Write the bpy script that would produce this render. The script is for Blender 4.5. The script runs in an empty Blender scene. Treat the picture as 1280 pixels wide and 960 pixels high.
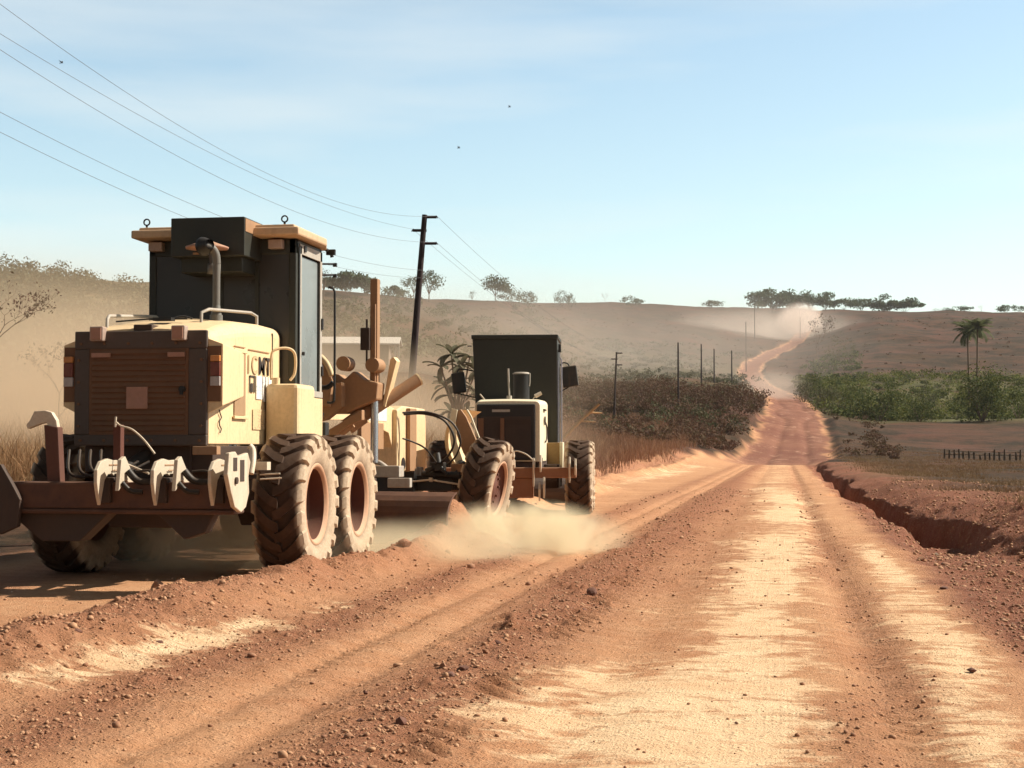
import bpy, bmesh, math, random
import numpy as np
from mathutils import Vector, Matrix
random.seed(7); rng = np.random.default_rng(7)
C = bpy.context.scene.collection
PI = math.pi; R = math.radians
PH = R(9.65); F = 2000.0; PT = R(2.29); CH = 1.22
cPH, sPH = math.cos(PH), math.sin(PH)

def ray(px, py):
    a = (px - 640) / F; b = (480 - py) / F
    y = math.cos(PT) - b * math.sin(PT); z = math.sin(PT) + b * math.cos(PT)
    return a * cPH - y * sPH, a * sPH + y * cPH, z
def at(px, py, d):
    """world point seen at photo pixel px,py at depth d metres"""
    a = (px - 640) / F * d; z = CH + (560 - py) / F * d
    return Vector((a * cPH - d * sPH, a * sPH + d * cPH, z))

# ------------------------------------------------------------------ noise
def _h(ix, iy, s):
    n = (ix.astype(np.int64) * 374761393 + iy.astype(np.int64) * 668265263 + s * 974634777) & 0x7fffffff
    n = ((n ^ (n >> 13)) * 1274126177) & 0x7fffffff
    return ((n ^ (n >> 16)) & 0xffff) / 65535.0
def vn(x, y, s=0):
    ix = np.floor(x); iy = np.floor(y); fx = x - ix; fy = y - iy
    fx = fx * fx * (3 - 2 * fx); fy = fy * fy * (3 - 2 * fy)
    a = _h(ix, iy, s); b = _h(ix + 1, iy, s); c = _h(ix, iy + 1, s); d = _h(ix + 1, iy + 1, s)
    return (a + (b - a) * fx) * (1 - fy) + (c + (d - c) * fx) * fy
def fbm(x, y, o=4, s=0, g=.5):
    t = np.zeros_like(x); a = 1.; n = 0.
    for k in range(o):
        t += a * (vn(x * 2 ** k + 17.3 * k, y * 2 ** k - 9.1 * k, s + k) - .5); n += a; a *= g
    return t / n * 2
def ss(a, b, x):
    t = np.clip((x - a) / (b - a), 0, 1); return t * t * (3 - 2 * t)
def bump(x, c, w): return np.exp(-((x - c) / w) ** 2)

# ------------------------------------------------------------------ terrain
TAB = {
 -200: [(20,0),(32,-575),(60,-520),(95,-470),(140,-415),(190,-362),(240,-345),(330,-352),(600,-352),(1300,-372)],
   60: [(20,0),(30,-600),(45,-560),(70,-510),(110,-465),(160,-415),(215,-368),(270,-350),(360,-352),(600,-352),(1300,-372)],
  200: [(22,0),(34,-592),(50,-548),(75,-505),(120,-465),(180,-428),(260,-388),(330,-364),(430,-356),(700,-362),(1300,-378)],
  400: [(24,0),(38,-585),(55,-530),(85,-490),(120,-468),(180,-448),(260,-415),(350,-388),(460,-367),(700,-366),(1300,-380)],
  520: [(28,0),(42,-583),(60,-528),(85,-491),(130,-472),(190,-452),(280,-425),(370,-398),(500,-374),(750,-375),(1300,-385)],
  620: [(34,0),(48,-588),(70,-545),(100,-515),(150,-490),(220,-478),(300,-455),(420,-420),(560,-385),(640,-376),(900,-380),(1400,-388)],
  750: [(55,0),(66,-594),(95,-568),(135,-548),(175,-530),(215,-505),(255,-492),(330,-490),(500,-450),(700,-410),(850,-390),(980,-379),(1500,-386)],
  850: [(84,0),(95,-583),(120,-566),(150,-552),(185,-526),(220,-502),(260,-486),(330,-488),(500,-456),(700,-420),(900,-392),(1030,-381),(1600,-388)],
  935: [(125,0),(150,-570),(165,-553),(185,-530),(230,-504),(280,-495),(400,-484),(480,-471),(560,-456),(640,-444),(760,-426),(900,-400),(1060,-384),(1600,-390)],
  990: [(130,0),(160,-562),(200,-521),(260,-502),(330,-493),(400,-486),(480,-474),(560,-458),(640,-446),(760,-430),(880,-410),(1000,-394),(1080,-386),(1600,-392)],
 1100: [(120,0),(155,-568),(195,-545),(235,-527),(285,-520),(350,-500),(450,-465),(600,-430),(800,-402),(1050,-388),(1600,-394)],
 1290: [(120,0),(155,-571),(195,-548),(235,-528),(285,-521),(350,-498),(450,-462),(600,-430),(800,-405),(1050,-391),(1600,-396)],
 1600: [(120,0),(155,-571),(195,-548),(235,-528),(285,-519),(350,-492),(450,-460),(600,-430),(800,-405),(1050,-391),(1600,-396)],
}
LD = np.linspace(math.log(3), math.log(9000), 900)
_cols = sorted(TAB); _prof = []
for c in _cols:
    ds = [0.1]; zs = [0.]
    for d, v in TAB[c]:
        ds.append(d); zs.append(0. if v == 0 else CH + (560 + v) / F * d)
    ds.append(9000.); zs.append(zs[-1] + 60)
    z = np.interp(np.exp(LD), ds, zs)
    k = np.hanning(19); k /= k.sum()
    z = np.convolve(np.pad(z, 9, 'edge'), k, 'valid')
    _prof.append(z)
_prof = np.array(_prof)
# the road's centre line, metres
RP = [(-2.6, -60), (-2.6, 60), (-2.5, 110)] + [tuple(at(p, 500, d)[:2]) for p, d in
      [(983,140),(990,170),(993,205),(990,250),(981,310),(962,380),(946,440),(937,510),(942,580),(966,670),(995,765),(1010,880),(1018,1000),(1022,1200)]]
def road_dist(x, y):
    best = np.full(x.shape, 1e9); al = np.zeros(x.shape); sd = np.zeros(x.shape); acc = 0
    for (x0, y0), (x1, y1) in zip(RP[:-1], RP[1:]):
        dx, dy = x1 - x0, y1 - y0; L = math.hypot(dx, dy)
        t = np.clip(((x - x0) * dx + (y - y0) * dy) / L / L, 0, 1)
        qx = x - x0 - t * dx; qy = y - y0 - t * dy
        q = np.hypot(qx, qy); m = q < best
        s = np.sign(qx * dy - qy * dx)
        best = np.where(m, q, best); al = np.where(m, acc + t * L, al); sd = np.where(m, s, sd); acc += L
    return best, al, sd
def ditch_c(y): return np.interp(y, [0, 10, 16, 24, 34, 45, 60, 90, 120], [2.4, 2.45, 2.4, 2.35, 2.1, 1.75, 1.8, 1.9, 2.1]) + .16 * np.sin(y * .55) + .1 * np.sin(y * 1.3)
def height(x, y, fine=True):
    x = np.asarray(x, float); y = np.asarray(y, float)
    xc = x * cPH + y * sPH; d = -x * sPH + y * cPH
    r = np.hypot(x, y)
    front = d > .05 * r
    px = np.where(front, 640 + F * xc / np.maximum(d, .05 * r + 1e-6), np.where(xc < 0, -1e5, 1e5))
    px = np.clip(px, -200, 1600); dd = np.where(front, np.maximum(d, .2 * r), .2 * r)
    dd = np.maximum(dd, 3.01)
    fi = np.interp(px, _cols, np.arange(len(_cols)))
    i = np.minimum(fi.astype(int), len(_cols) - 2); t = fi - i; t = t * t * (3 - 2 * t) * .5 + t * .5
    j = np.clip((np.log(dd) - LD[0]) / (LD[1] - LD[0]), 0, len(LD) - 1.001); j0 = j.astype(int); jt = j - j0
    A = _prof[i, j0] * (1 - jt) + _prof[i, j0 + 1] * jt
    B = _prof[i + 1, j0] * (1 - jt) + _prof[i + 1, j0 + 1] * jt
    z = A * (1 - t) + B * t
    rd, al, sd = road_dist(x, y)
    road = 1 - ss(3.9, 5.2, rd)
    # rolling roughness away from the road
    z = z + (1 - road) * (fbm(x / 40, y / 40, 3, 5) * np.clip((r - 60) / 300, 0, 1) * 2.6 + fbm(x / 9, y / 9, 3, 9) * .22 * ss(6, 20, r))
    # far road: cut into the land with a bank at its left
    far = ss(115, 140, y)
    z = z - far * bump(rd, 0, 5) * .5 + far * bump(rd, 7.5, 2.5) * .35 * (sd < 0) * (1 - ss(250, 330, y))
    z = z - far * bump(rd + 1.2 * fbm(y / 25, x * 0, 2, 99), 1.9, .5) * .14 * (1 - ss(330, 400, y))
    # near road details
    n = (1 - ss(105, 130, y)) * ss(-40, -8, y)
    wig = .12 * fbm(y / 6, y * 0, 2, 3)
    # loose windrow by the grader's wheels
    wr = bump(x + wig, np.interp(y, [4, 9, 14, 22], [-4.35, -4.25, -4.12, -3.9]), np.interp(y, [4, 9, 14, 20], [.62, .6, .36, .28]))
    z = z + n * wr * .195 * (1 - ss(19.5, 23, y)) * (1 + .6 * fbm(x / .45, y / .5, 4, 21, .6))
    # soil rolling off the blade end
    z = z + .42 * bump(x + .25 * fbm(x * 3, y * 3, 3, 24), -4.05, .5) * bump(y, 18.7, .42) * (1 + .4 * fbm(x * 4, y * 4, 3, 23)) + .2 * bump(x, -3.45, .3) * bump(y, 18.2, .4) + .3 * bump(x, -4.9, .7) * bump(y, 19.2, .3)
    # second windrow and heap under the far grader
    z = z + n * .22 * bump(x, -5.2, .35) * ss(27, 29, y) * (1 - ss(44, 50, y)) * (1 + .5 * fbm(x / .5, y / .8, 2, 22))
    # gravel ridge, tracks, ruts
    z = z + n * .05 * bump(x + wig * .5, -1.72, .33) + n * .03 * bump(x + wig * .4, -3.0, .4)
    for c, w, a in ((-2.25, .1, .03), (-2.62, .09, .025), (-.95, .22, .025), (.48, .16, .045)):
        z = z - n * a * bump(x + wig * .4, c, w)
    # lug prints on the ridge shoulder
    for tx_, tw_, ta_ in ((-2.25, .11, .012), (-2.62, .11, .009), (.45, .15, .009), (-.95, .17, .006)):
        z = z + n * ta_ * bump(x + wig * .4, tx_, tw_) * np.sin((y + np.abs(x - tx_) * .8 + .05 * fbm(x * 2, y * 2, 2, 48)) * 2 * PI / .19) * (1 - ss(9, 16, y)) * ss(.35, .75, vn(y / 1.1 + tx_ * 7, x * 1.5, 47))
    z = z + n * .024 * bump(x, -1.42, .12) * ss(.2, .6, vn(y / .8, x * 2, 46)) * np.sin((y + (x + 1.4) * .7) * 2 * PI / .21) * (1 - ss(14, 22, y))
    # left bank of the road beyond the machines
    lb = -6.9 + .35 * fbm(y / 7, y * 0, 3, 31)
    z = z + n * ss(0, 1, (lb - x) / .8) * (.28 + .1 * fbm(x, y / 2, 2, 33)) * ss(14, 24, y)
    z = z + n * .16 * bump(x, lb + .6, .3) * ss(24, 32, y) * (1 + .8 * fbm(x * 2, y, 2, 35))
    # right shoulder, ditch and banks
    dc = ditch_c(y) + .2 * fbm(y * 1.1, x * 0, 4, 41) + .1 * fbm(x * 3, y * 2, 2, 42)
    w0 = np.interp(y, [0, 12, 18, 24, 70, 110], [.9, .62, .42, .36, .28, .2])
    dep = np.interp(y, [0, 16, 19, 22, 25, 29, 35, 60, 95, 118], [.02, .03, .06, .14, .32, .50, .66, .66, .4, 0]) * (1 + .35 * fbm(y / 2.2, x / 2.2, 3, 45))
    z = z - n * dep * (1 - ss(w0 * .8, w0 * np.interp(y, [10, 18, 30], [2.4, 2.3, 1.5]), np.abs(x - dc)))
    z = z - n * .06 * ss(1.2, 2.0, x) * (1 - ss(dc + .3, dc + .8, x))
    bankh = np.interp(y, [0, 10, 16, 24, 40, 70], [.0, .05, .25, .42, .3, .12])
    z = z + n * bankh * ss(dc + .25, dc + 1.5, x) * (1 - .75 * ss(dc + 3.2, dc + 7, x)) * (1 + .35 * fbm(x / 1.3, y / 2.5, 3, 43))
    if fine:
        g = gravel(x, y)
        fade = 1 - ss(25, 60, r)
        z = z + fade * (fbm(x / .16, y / .16, 3, 51, .6) * (.006 + .022 * g)) + (1 - ss(30, 90, r)) * fbm(x / .8, y / 1.1, 3, 57) * (.01 + .05 * ss(1.1, 1.8, x) + .03 * wr)
        cl = np.maximum(vn(x / .11, y / .11, 61) - .72, 0) * np.maximum(vn(x / .45, y / .45, 62) - .3, 0)
        z = z + fade * cl * .28 * (.12 + g)
    return z
def gravel(x, y):
    w = .25 * fbm(x / 1.5, y / 1.5, 2, 71)
    g = .95 * bump(x + w * .6, -1.72, .36) + .85 * bump(x + w * .5, -3.12, .30) * (1 - .4 * ss(20, 40, y)) + .78 * bump(x + w, -4.2, .6) * (1 - ss(20, 24, y)) \
        + .5 * bump(x + w, .48, .22) + 1.0 * ss(1.15, 1.7, x + w) * (1 - ss(40, 70, y)) + .12 * bump(x + w, -2.4, .6)
    g = g + .5 * bump(x + w, -1.25, .8) * ss(9, 16, y) * (1 - ss(45, 70, y)) + .3 * np.maximum(fbm(x / 2, y / 5, 3, 73), 0)
    return np.clip(g, 0, 1)
def pale(x, y):
    st = fbm(x / 1.3, y / np.interp(y, [5, 30, 100], [.16, .5, 1.2]), 4, 81, .62)     # streaks scraped across the road
    lo = fbm(x / 1.6, y / 2.6, 3, 83)
    p = 1.25 * bump(x, np.interp(y, [5, 12, 22, 34, 50], [-.35, -.2, .0, .1, -.3]), np.interp(y, [5, 9, 16, 30, 50], [.55, .42, .40, .62, .9])) * (1 - .6 * ss(36, 60, y))
    p = p + 1.2 * bump(x, np.interp(y, [5, 9, 13, 20], [.72, .95, 1.02, 1.0]), np.interp(y, [5, 8, 12, 17], [.16, .25, .36, .2])) * (1 - ss(19, 24, y))
    p = p + 1.25 * bump(x, np.interp(y, [6, 8, 10, 13], [-3.75, -3.6, -3.45, -3.25]), .24) * (1 - ss(12.5, 14, y)) * (.55 + .9 * np.maximum(fbm(y / 1.1, x * 0, 2, 88) + .3, 0))
    p = p + .75 * bump(x, -1.1, .6) * bump(lo, .5, .4) * (1 - ss(30, 60, y))
    p = p + .8 * bump(x, -5.4, .7) * ss(36, 48, y) * (1 - ss(90, 110, y)) + .25 * ss(45, 80, y) * (1 - ss(118, 128, y)) * ss(-6.5, -5.5, x) * (1 - ss(.8, 1.5, x))
    p = p * (.78 + .6 * lo) - .25 * bump(fbm(x / .9, y / 1.6, 3, 87), -.4, .35)
    return np.clip(p, 0, 1) * ss(-8, -6, x) * (1 - ss(1.25, 1.7, x)) * (1 - ss(125, 135, y))

def mesh_np(name, V, Fq, mat=None, smooth=False, attrs=None, parent=None):
    me = bpy.data.meshes.new(name)
    V = np.ascontiguousarray(V, np.float32); Fq = np.ascontiguousarray(Fq, np.int32)
    me.vertices.add(len(V)); me.vertices.foreach_set('co', V.ravel())
    k = Fq.shape[1]
    me.loops.add(Fq.size); me.loops.foreach_set('vertex_index', Fq.ravel())
    me.polygons.add(len(Fq)); me.polygons.foreach_set('loop_start', np.arange(0, Fq.size, k, dtype=np.int32))
    if smooth: me.polygons.foreach_set('use_smooth', np.ones(len(Fq), bool))
    for a, v in (attrs or {}).items():
        at_ = me.attributes.new(a, 'FLOAT', 'POINT'); at_.data.foreach_set('value', np.ascontiguousarray(v, np.float32).ravel())
    me.update(); me.validate()
    o = bpy.data.objects.new(name, me); C.objects.link(o)
    if mat: me.materials.append(mat)
    if parent: o.parent = parent
    return o
def tag(o, label=None, cat=None, group=None, kind=None):
    if label: o['label'] = label
    if cat: o['category'] = cat
    if group: o['group'] = group
    if kind: o['kind'] = kind
    return o

# ------------------------------------------------------------------ materials
class NT:
    def __init__(s, name):
        s.m = bpy.data.materials.new(name); s.m.use_nodes = True; s.t = s.m.node_tree; s.n = s.t.nodes; s.l = s.t.links
        s.b = s.n['Principled BSDF']; s.out = s.n['Material Output']
    def node(s, t, **k):
        x = s.n.new(t)
        for a, v in k.items(): setattr(x, a, v)
        return x
    def link(s, a, b): s.l.new(a, b)
    def noise(s, sc, det=4, rough=.55, vec=None, dist=0):
        x = s.node('ShaderNodeTexNoise'); x.inputs['Scale'].default_value = sc; x.inputs['Detail'].default_value = det; x.inputs['Roughness'].default_value = rough
        x.inputs['Distortion'].default_value = dist
        if vec is not None: s.link(vec, x.inputs['Vector'])
        return x.outputs['Fac']
    def ramp(s, f, a, b, lo=0., hi=1.):
        x = s.node('ShaderNodeMapRange'); x.inputs[1].default_value = a; x.inputs[2].default_value = b; x.inputs[3].default_value = lo; x.inputs[4].default_value = hi
        s.link(f, x.inputs[0]); return x.outputs[0]
    def mix(s, f, a, b, mode='MIX'):
        x = s.node('ShaderNodeMix', data_type='RGBA', blend_type=mode)
        if isinstance(f, (int, float)): x.inputs[0].default_value = f
        else: s.link(f, x.inputs[0])
        for k, v in ((6, a), (7, b)):
            if isinstance(v, (tuple, list)): x.inputs[k].default_value = (*v[:3], 1)
            else: s.link(v, x.inputs[k])
        return x.outputs[2]
    def math(s, op, a, b=0.):
        x = s.node('ShaderNodeMath', operation=op)
        for k, v in ((0, a), (1, b)):
            if isinstance(v, (int, float)): x.inputs[k].default_value = v
            else: s.link(v, x.inputs[k])
        return x.outputs[0]
    def attr(s, n): 
        x = s.node('ShaderNodeAttribute'); x.attribute_name = n; return x.outputs['Fac']
    def obj(s): return s.node('ShaderNodeTexCoord').outputs['Object']
    def col(s, c): s.link(c, s.b.inputs['Base Color']) if not isinstance(c, (tuple, list)) else setattr(s.b.inputs['Base Color'], 'default_value', (*c[:3], 1))
    def bump(s, h, st=.3, dist=.02):
        x = s.node('ShaderNodeBump'); x.inputs['Strength'].default_value = st; x.inputs['Distance'].default_value = dist
        s.link(h, x.inputs['Height']); s.link(x.outputs[0], s.b.inputs['Normal'])

DUST = (.40, .235, .13)
def paint(name, c, rough=.5, dust=.5, metal=0., dustc=DUST, scale=3., spec=.35):
    t = NT(name); v = t.obj()
    n1 = t.noise(scale, 6, .65, v); n2 = t.noise(scale * 9, 4, .6, v)
    geo = t.node('ShaderNodeNewGeometry'); sx = t.node('ShaderNodeSeparateXYZ'); t.link(geo.outputs['Normal'], sx.inputs[0])
    up = t.ramp(sx.outputs[2], .1, .95, 0, .35)
    f = t.math('ADD', t.ramp(n1, .38, .72, 0, dust), up)
    f = t.math('ADD', f, t.ramp(n2, .5, .8, 0, dust * .35)); f = t.math('MINIMUM', f, .92)
    f = t.math('MULTIPLY', f, min(1., dust * 2.2))
    mps = t.node('ShaderNodeMapping'); mps.inputs['Scale'].default_value = (14, 14, 1.3); t.link(v, mps.inputs[0])
    stn = t.ramp(t.noise(1., 5, .7, mps.outputs[0]), .54, .74, 0, min(.55, dust * 1.5))
    t.col(t.mix(stn, t.mix(f, t.mix(t.ramp(n2, .35, .7), c, tuple(x * .86 for x in c)), dustc), tuple(x * .5 + y * .15 for x, y in zip(dustc, c))))
    t.b.inputs['Metallic'].default_value = metal; t.b.inputs['Specular IOR Level'].default_value = spec
    r = t.ramp(f, 0, .8, rough, .95); t.link(r, t.b.inputs['Roughness'])
    t.bump(n2, .12, .01)
    return t.m
M = {}
M['cream'] = paint('dusty_cream_paint', (.77, .575, .335), .5, .34, dustc=(.56, .36, .20))
M['cream2'] = paint('dusty_roof_paint', (.60, .42, .26), .6, .4, dustc=(.50, .31, .19))
M['white_paint'] = paint('dusty_white_paint', (.80, .70, .50), .5, .15, dustc=(.55, .40, .26))
M['brown'] = paint('dusty_brown_steel', (.36, .20, .105), .6, .4)
M['dark'] = paint('dark_dusty_steel', (.052, .034, .026), .6, .28, dustc=(.16, .085, .05))
M['grille'] = paint('dusty_grille_metal', (.17, .085, .045), .7, .4, dustc=(.24, .13, .07), scale=2)
M['black'] = paint('black_steel', (.022, .021, .020), .45, .14, dustc=(.12, .08, .055))
M['cabgreen'] = paint('black_green_cab_metal', (.034, .035, .028), .45, .16, dustc=(.10, .075, .05))
M['steel'] = paint('worn_bare_steel', (.66, .57, .44), .4, .35, metal=.1, dustc=(.42, .25, .15), scale=8)
M['chrome'] = paint('cylinder_rod_steel', (.5, .52, .58), .25, .1, metal=.8)
M['pipe'] = paint('grey_exhaust_metal', (.15, .145, .13), .5, .3, dustc=(.25, .19, .14))
M['sidewall'] = paint('dusty_tyre_rubber', (.055, .045, .038), .85, .0)
M['rim'] = paint('red_brown_rim_shade', (.12, .042, .028), .7, .25, dustc=(.20, .085, .05), scale=5)  # red-brown, darkened so the colour carries the shadow inside the wheel dish
M['ripbrown'] = paint('rusty_brown_beam', (.085, .042, .030), .7, .45, dustc=(.22, .105, .06), scale=5)
M['ripbrown2'] = paint('rusty_orange_beam', (.26, .11, .055), .7, .3)
M['brownred'] = paint('red_brown_shank', (.12, .05, .035), .7, .3, dustc=(.2, .09, .05))
M['steelblue'] = paint('blue_grey_post', (.25, .25, .30), .5, .2)
M['ochre'] = paint('ochre_box', (.30, .19, .07), .6, .3)
M['railgrey'] = paint('weathered_grey_rail', (.42, .39, .34), .5, .3)
M['orange'] = paint('orange_lens', (.62, .24, .06), .35, .3, spec=.5)
M['red'] = paint('red_lens', (.15, .022, .016), .35, .35, spec=.5)
M['surround'] = paint('grey_brown_frame', (.095, .072, .060), .6, .3, dustc=(.16, .10, .065))
M['clear'] = paint('clear_lens', (.45, .40, .38), .25, .3, spec=.6)
M['pinkplate'] = paint('dusty_reflector_plate', (.42, .22, .16), .5, .4)
M['lamp'] = paint('dusty_work_lamp_glass', (.40, .30, .25), .3, .3)
M['hose'] = paint('black_rubber_hose', (.02, .018, .016), .5, .15)
M['slot'] = paint('brown_slot_mesh', (.36, .22, .12), .8, .2)
M['ink'] = paint('faded_black_lettering', (.05, .04, .035), .6, .12)
M['inkfaint'] = paint('worn_off_lettering', (.56, .40, .22), .6, .15)
M['paper'] = paint('white_sticker', (.78, .74, .66), .5, .12, dustc=(.6, .48, .33))
M['inkblue'] = paint('grey_blue_print', (.30, .30, .34), .6, .15)
M['mirrorback'] = paint('black_mirror_housing', (.05, .048, .042), .4, .2)
M['wood'] = paint('weathered_pole_wood', (.034, .020, .020), .85, .2, dustc=(.07, .04, .032), scale=4)
M['wire'] = paint('aluminium_wire', (.16, .15, .15), .5, 0)
M['wall'] = paint('shed_wall', (.22, .15, .11), .9, .3)
M['roofing'] = paint('pale_shed_roof', (.62, .58, .52), .7, .15)
M['fence'] = paint('dark_fence_wood', (.075, .058, .046), .9, .3)
M['bark'] = paint('dry_bark', (.15, .10, .07), .9, .2)
M['palebark'] = paint('pale_bark', (.34, .28, .22), .9, .2)
def tyre_mat():
    t = NT('dusty_tyre_tread'); v = t.obj()
    s = t.node('ShaderNodeSeparateXYZ'); t.link(v, s.inputs[0])
    n = t.noise(5, 6, .7, v); n2 = t.noise(40, 4, .6, v)
    side = t.ramp(t.math('ABSOLUTE', s.outputs[0]), .175, .225)          # the sidewalls carry the pale road dust
    fr = t.math('MULTIPLY', side, t.ramp(n, .2, .55, .55, 1))
    c = t.mix(t.ramp(n, .3, .7), (.048, .030, .021), (.10, .056, .036))
    t.col(t.mix(t.math('MULTIPLY', fr, .93), c, t.mix(t.ramp(n2, .3, .7), (.60, .47, .34), (.42, .30, .20))))
    t.b.inputs['Roughness'].default_value = .9; t.b.inputs['Specular IOR Level'].default_value = .2
    t.bump(n2, .25, .008); return t.m
M['tyre'] = tyre_mat()
def glass_mat(name, c, rough, spec):
    t = NT(name); v = t.obj(); n = t.noise(2.2, 5, .6, v)
    t.col(t.mix(t.ramp(n, .35, .75, 0, .55), c, tuple(min(1, x * 1.25 + .012) for x in c)))
    t.link(t.ramp(n, .3, .7, rough, rough + .25), t.b.inputs['Roughness']); t.b.inputs['Specular IOR Level'].default_value = spec
    return t.m
M['glassdark'] = glass_mat('dark_dusty_glass', (.036, .031, .027), .22, .45)
M['glassside'] = glass_mat('dust_filmed_side_glass', (.19, .215, .215), .2, .7)
M['glassside2'] = glass_mat('dark_side_glass', (.03, .035, .04), .15, .6)

def leaf(name, cols, trans=.35, sc=.5):
    t = NT(name); v = t.obj(); n = t.noise(sc, 3, .6, v); n2 = t.noise(sc * 14, 2, .5, v)
    c = t.mix(t.ramp(n, .35, .65), cols[0], cols[1]); c = t.mix(t.ramp(n2, .45, .75), c, cols[2])
    t.col(c); t.b.inputs['Roughness'].default_value = .8; t.b.inputs['Specular IOR Level'].default_value = .15
    tr = t.node('ShaderNodeBsdfTranslucent'); t.link(c, tr.inputs[0])
    ms = t.node('ShaderNodeMixShader'); ms.inputs[0].default_value = trans
    t.link(t.b.outputs[0], ms.inputs[1]); t.link(tr.outputs[0], ms.inputs[2]); t.link(ms.outputs[0], t.out.inputs[0])
    return t.m
M['leaf_far'] = leaf('far_tree_leaves', ((.055, .085, .042), (.085, .11, .055), (.12, .13, .07)), sc=.2)
M['leaf_green'] = leaf('green_bush_leaves', ((.030, .050, .014), (.085, .105, .025), (.22, .21, .05)), .2, sc=.10)
M['leaf_dust'] = leaf('dusty_hill_leaves', ((.055, .062, .030), (.105, .10, .050), (.17, .145, .08)), .2, sc=.12)
M['leaf_brown'] = leaf('dry_scrub_leaves', ((.100, .052, .036), (.145, .078, .050), (.11, .090, .042)), .25, sc=.07)
M['grass_red'] = leaf('reddish_grass_blades', ((.24, .115, .065), (.18, .085, .052), (.34, .20, .11)), .3, .15)
M['leaf_lime'] = leaf('yellow_green_leaves', ((.12, .145, .03), (.20, .20, .05), (.12, .12, .04)), .3, sc=.2)
M['leaf_banana'] = leaf('banana_leaves', ((.10, .10, .065), (.14, .13, .08), (.18, .16, .10)), sc=1.)
M['leaf_palm'] = leaf('palm_fronds', ((.045, .062, .022), (.085, .095, .035), (.18, .18, .08)), sc=1.)
M['grass_dry'] = leaf('dry_grass_blades', ((.33, .19, .095), (.26, .135, .065), (.44, .30, .16)), .3, .15)
M['grass_field'] = leaf('field_grass_blades', ((.19, .095, .055), (.15, .10, .045), (.30, .19, .105)), .3, .12)

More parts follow.
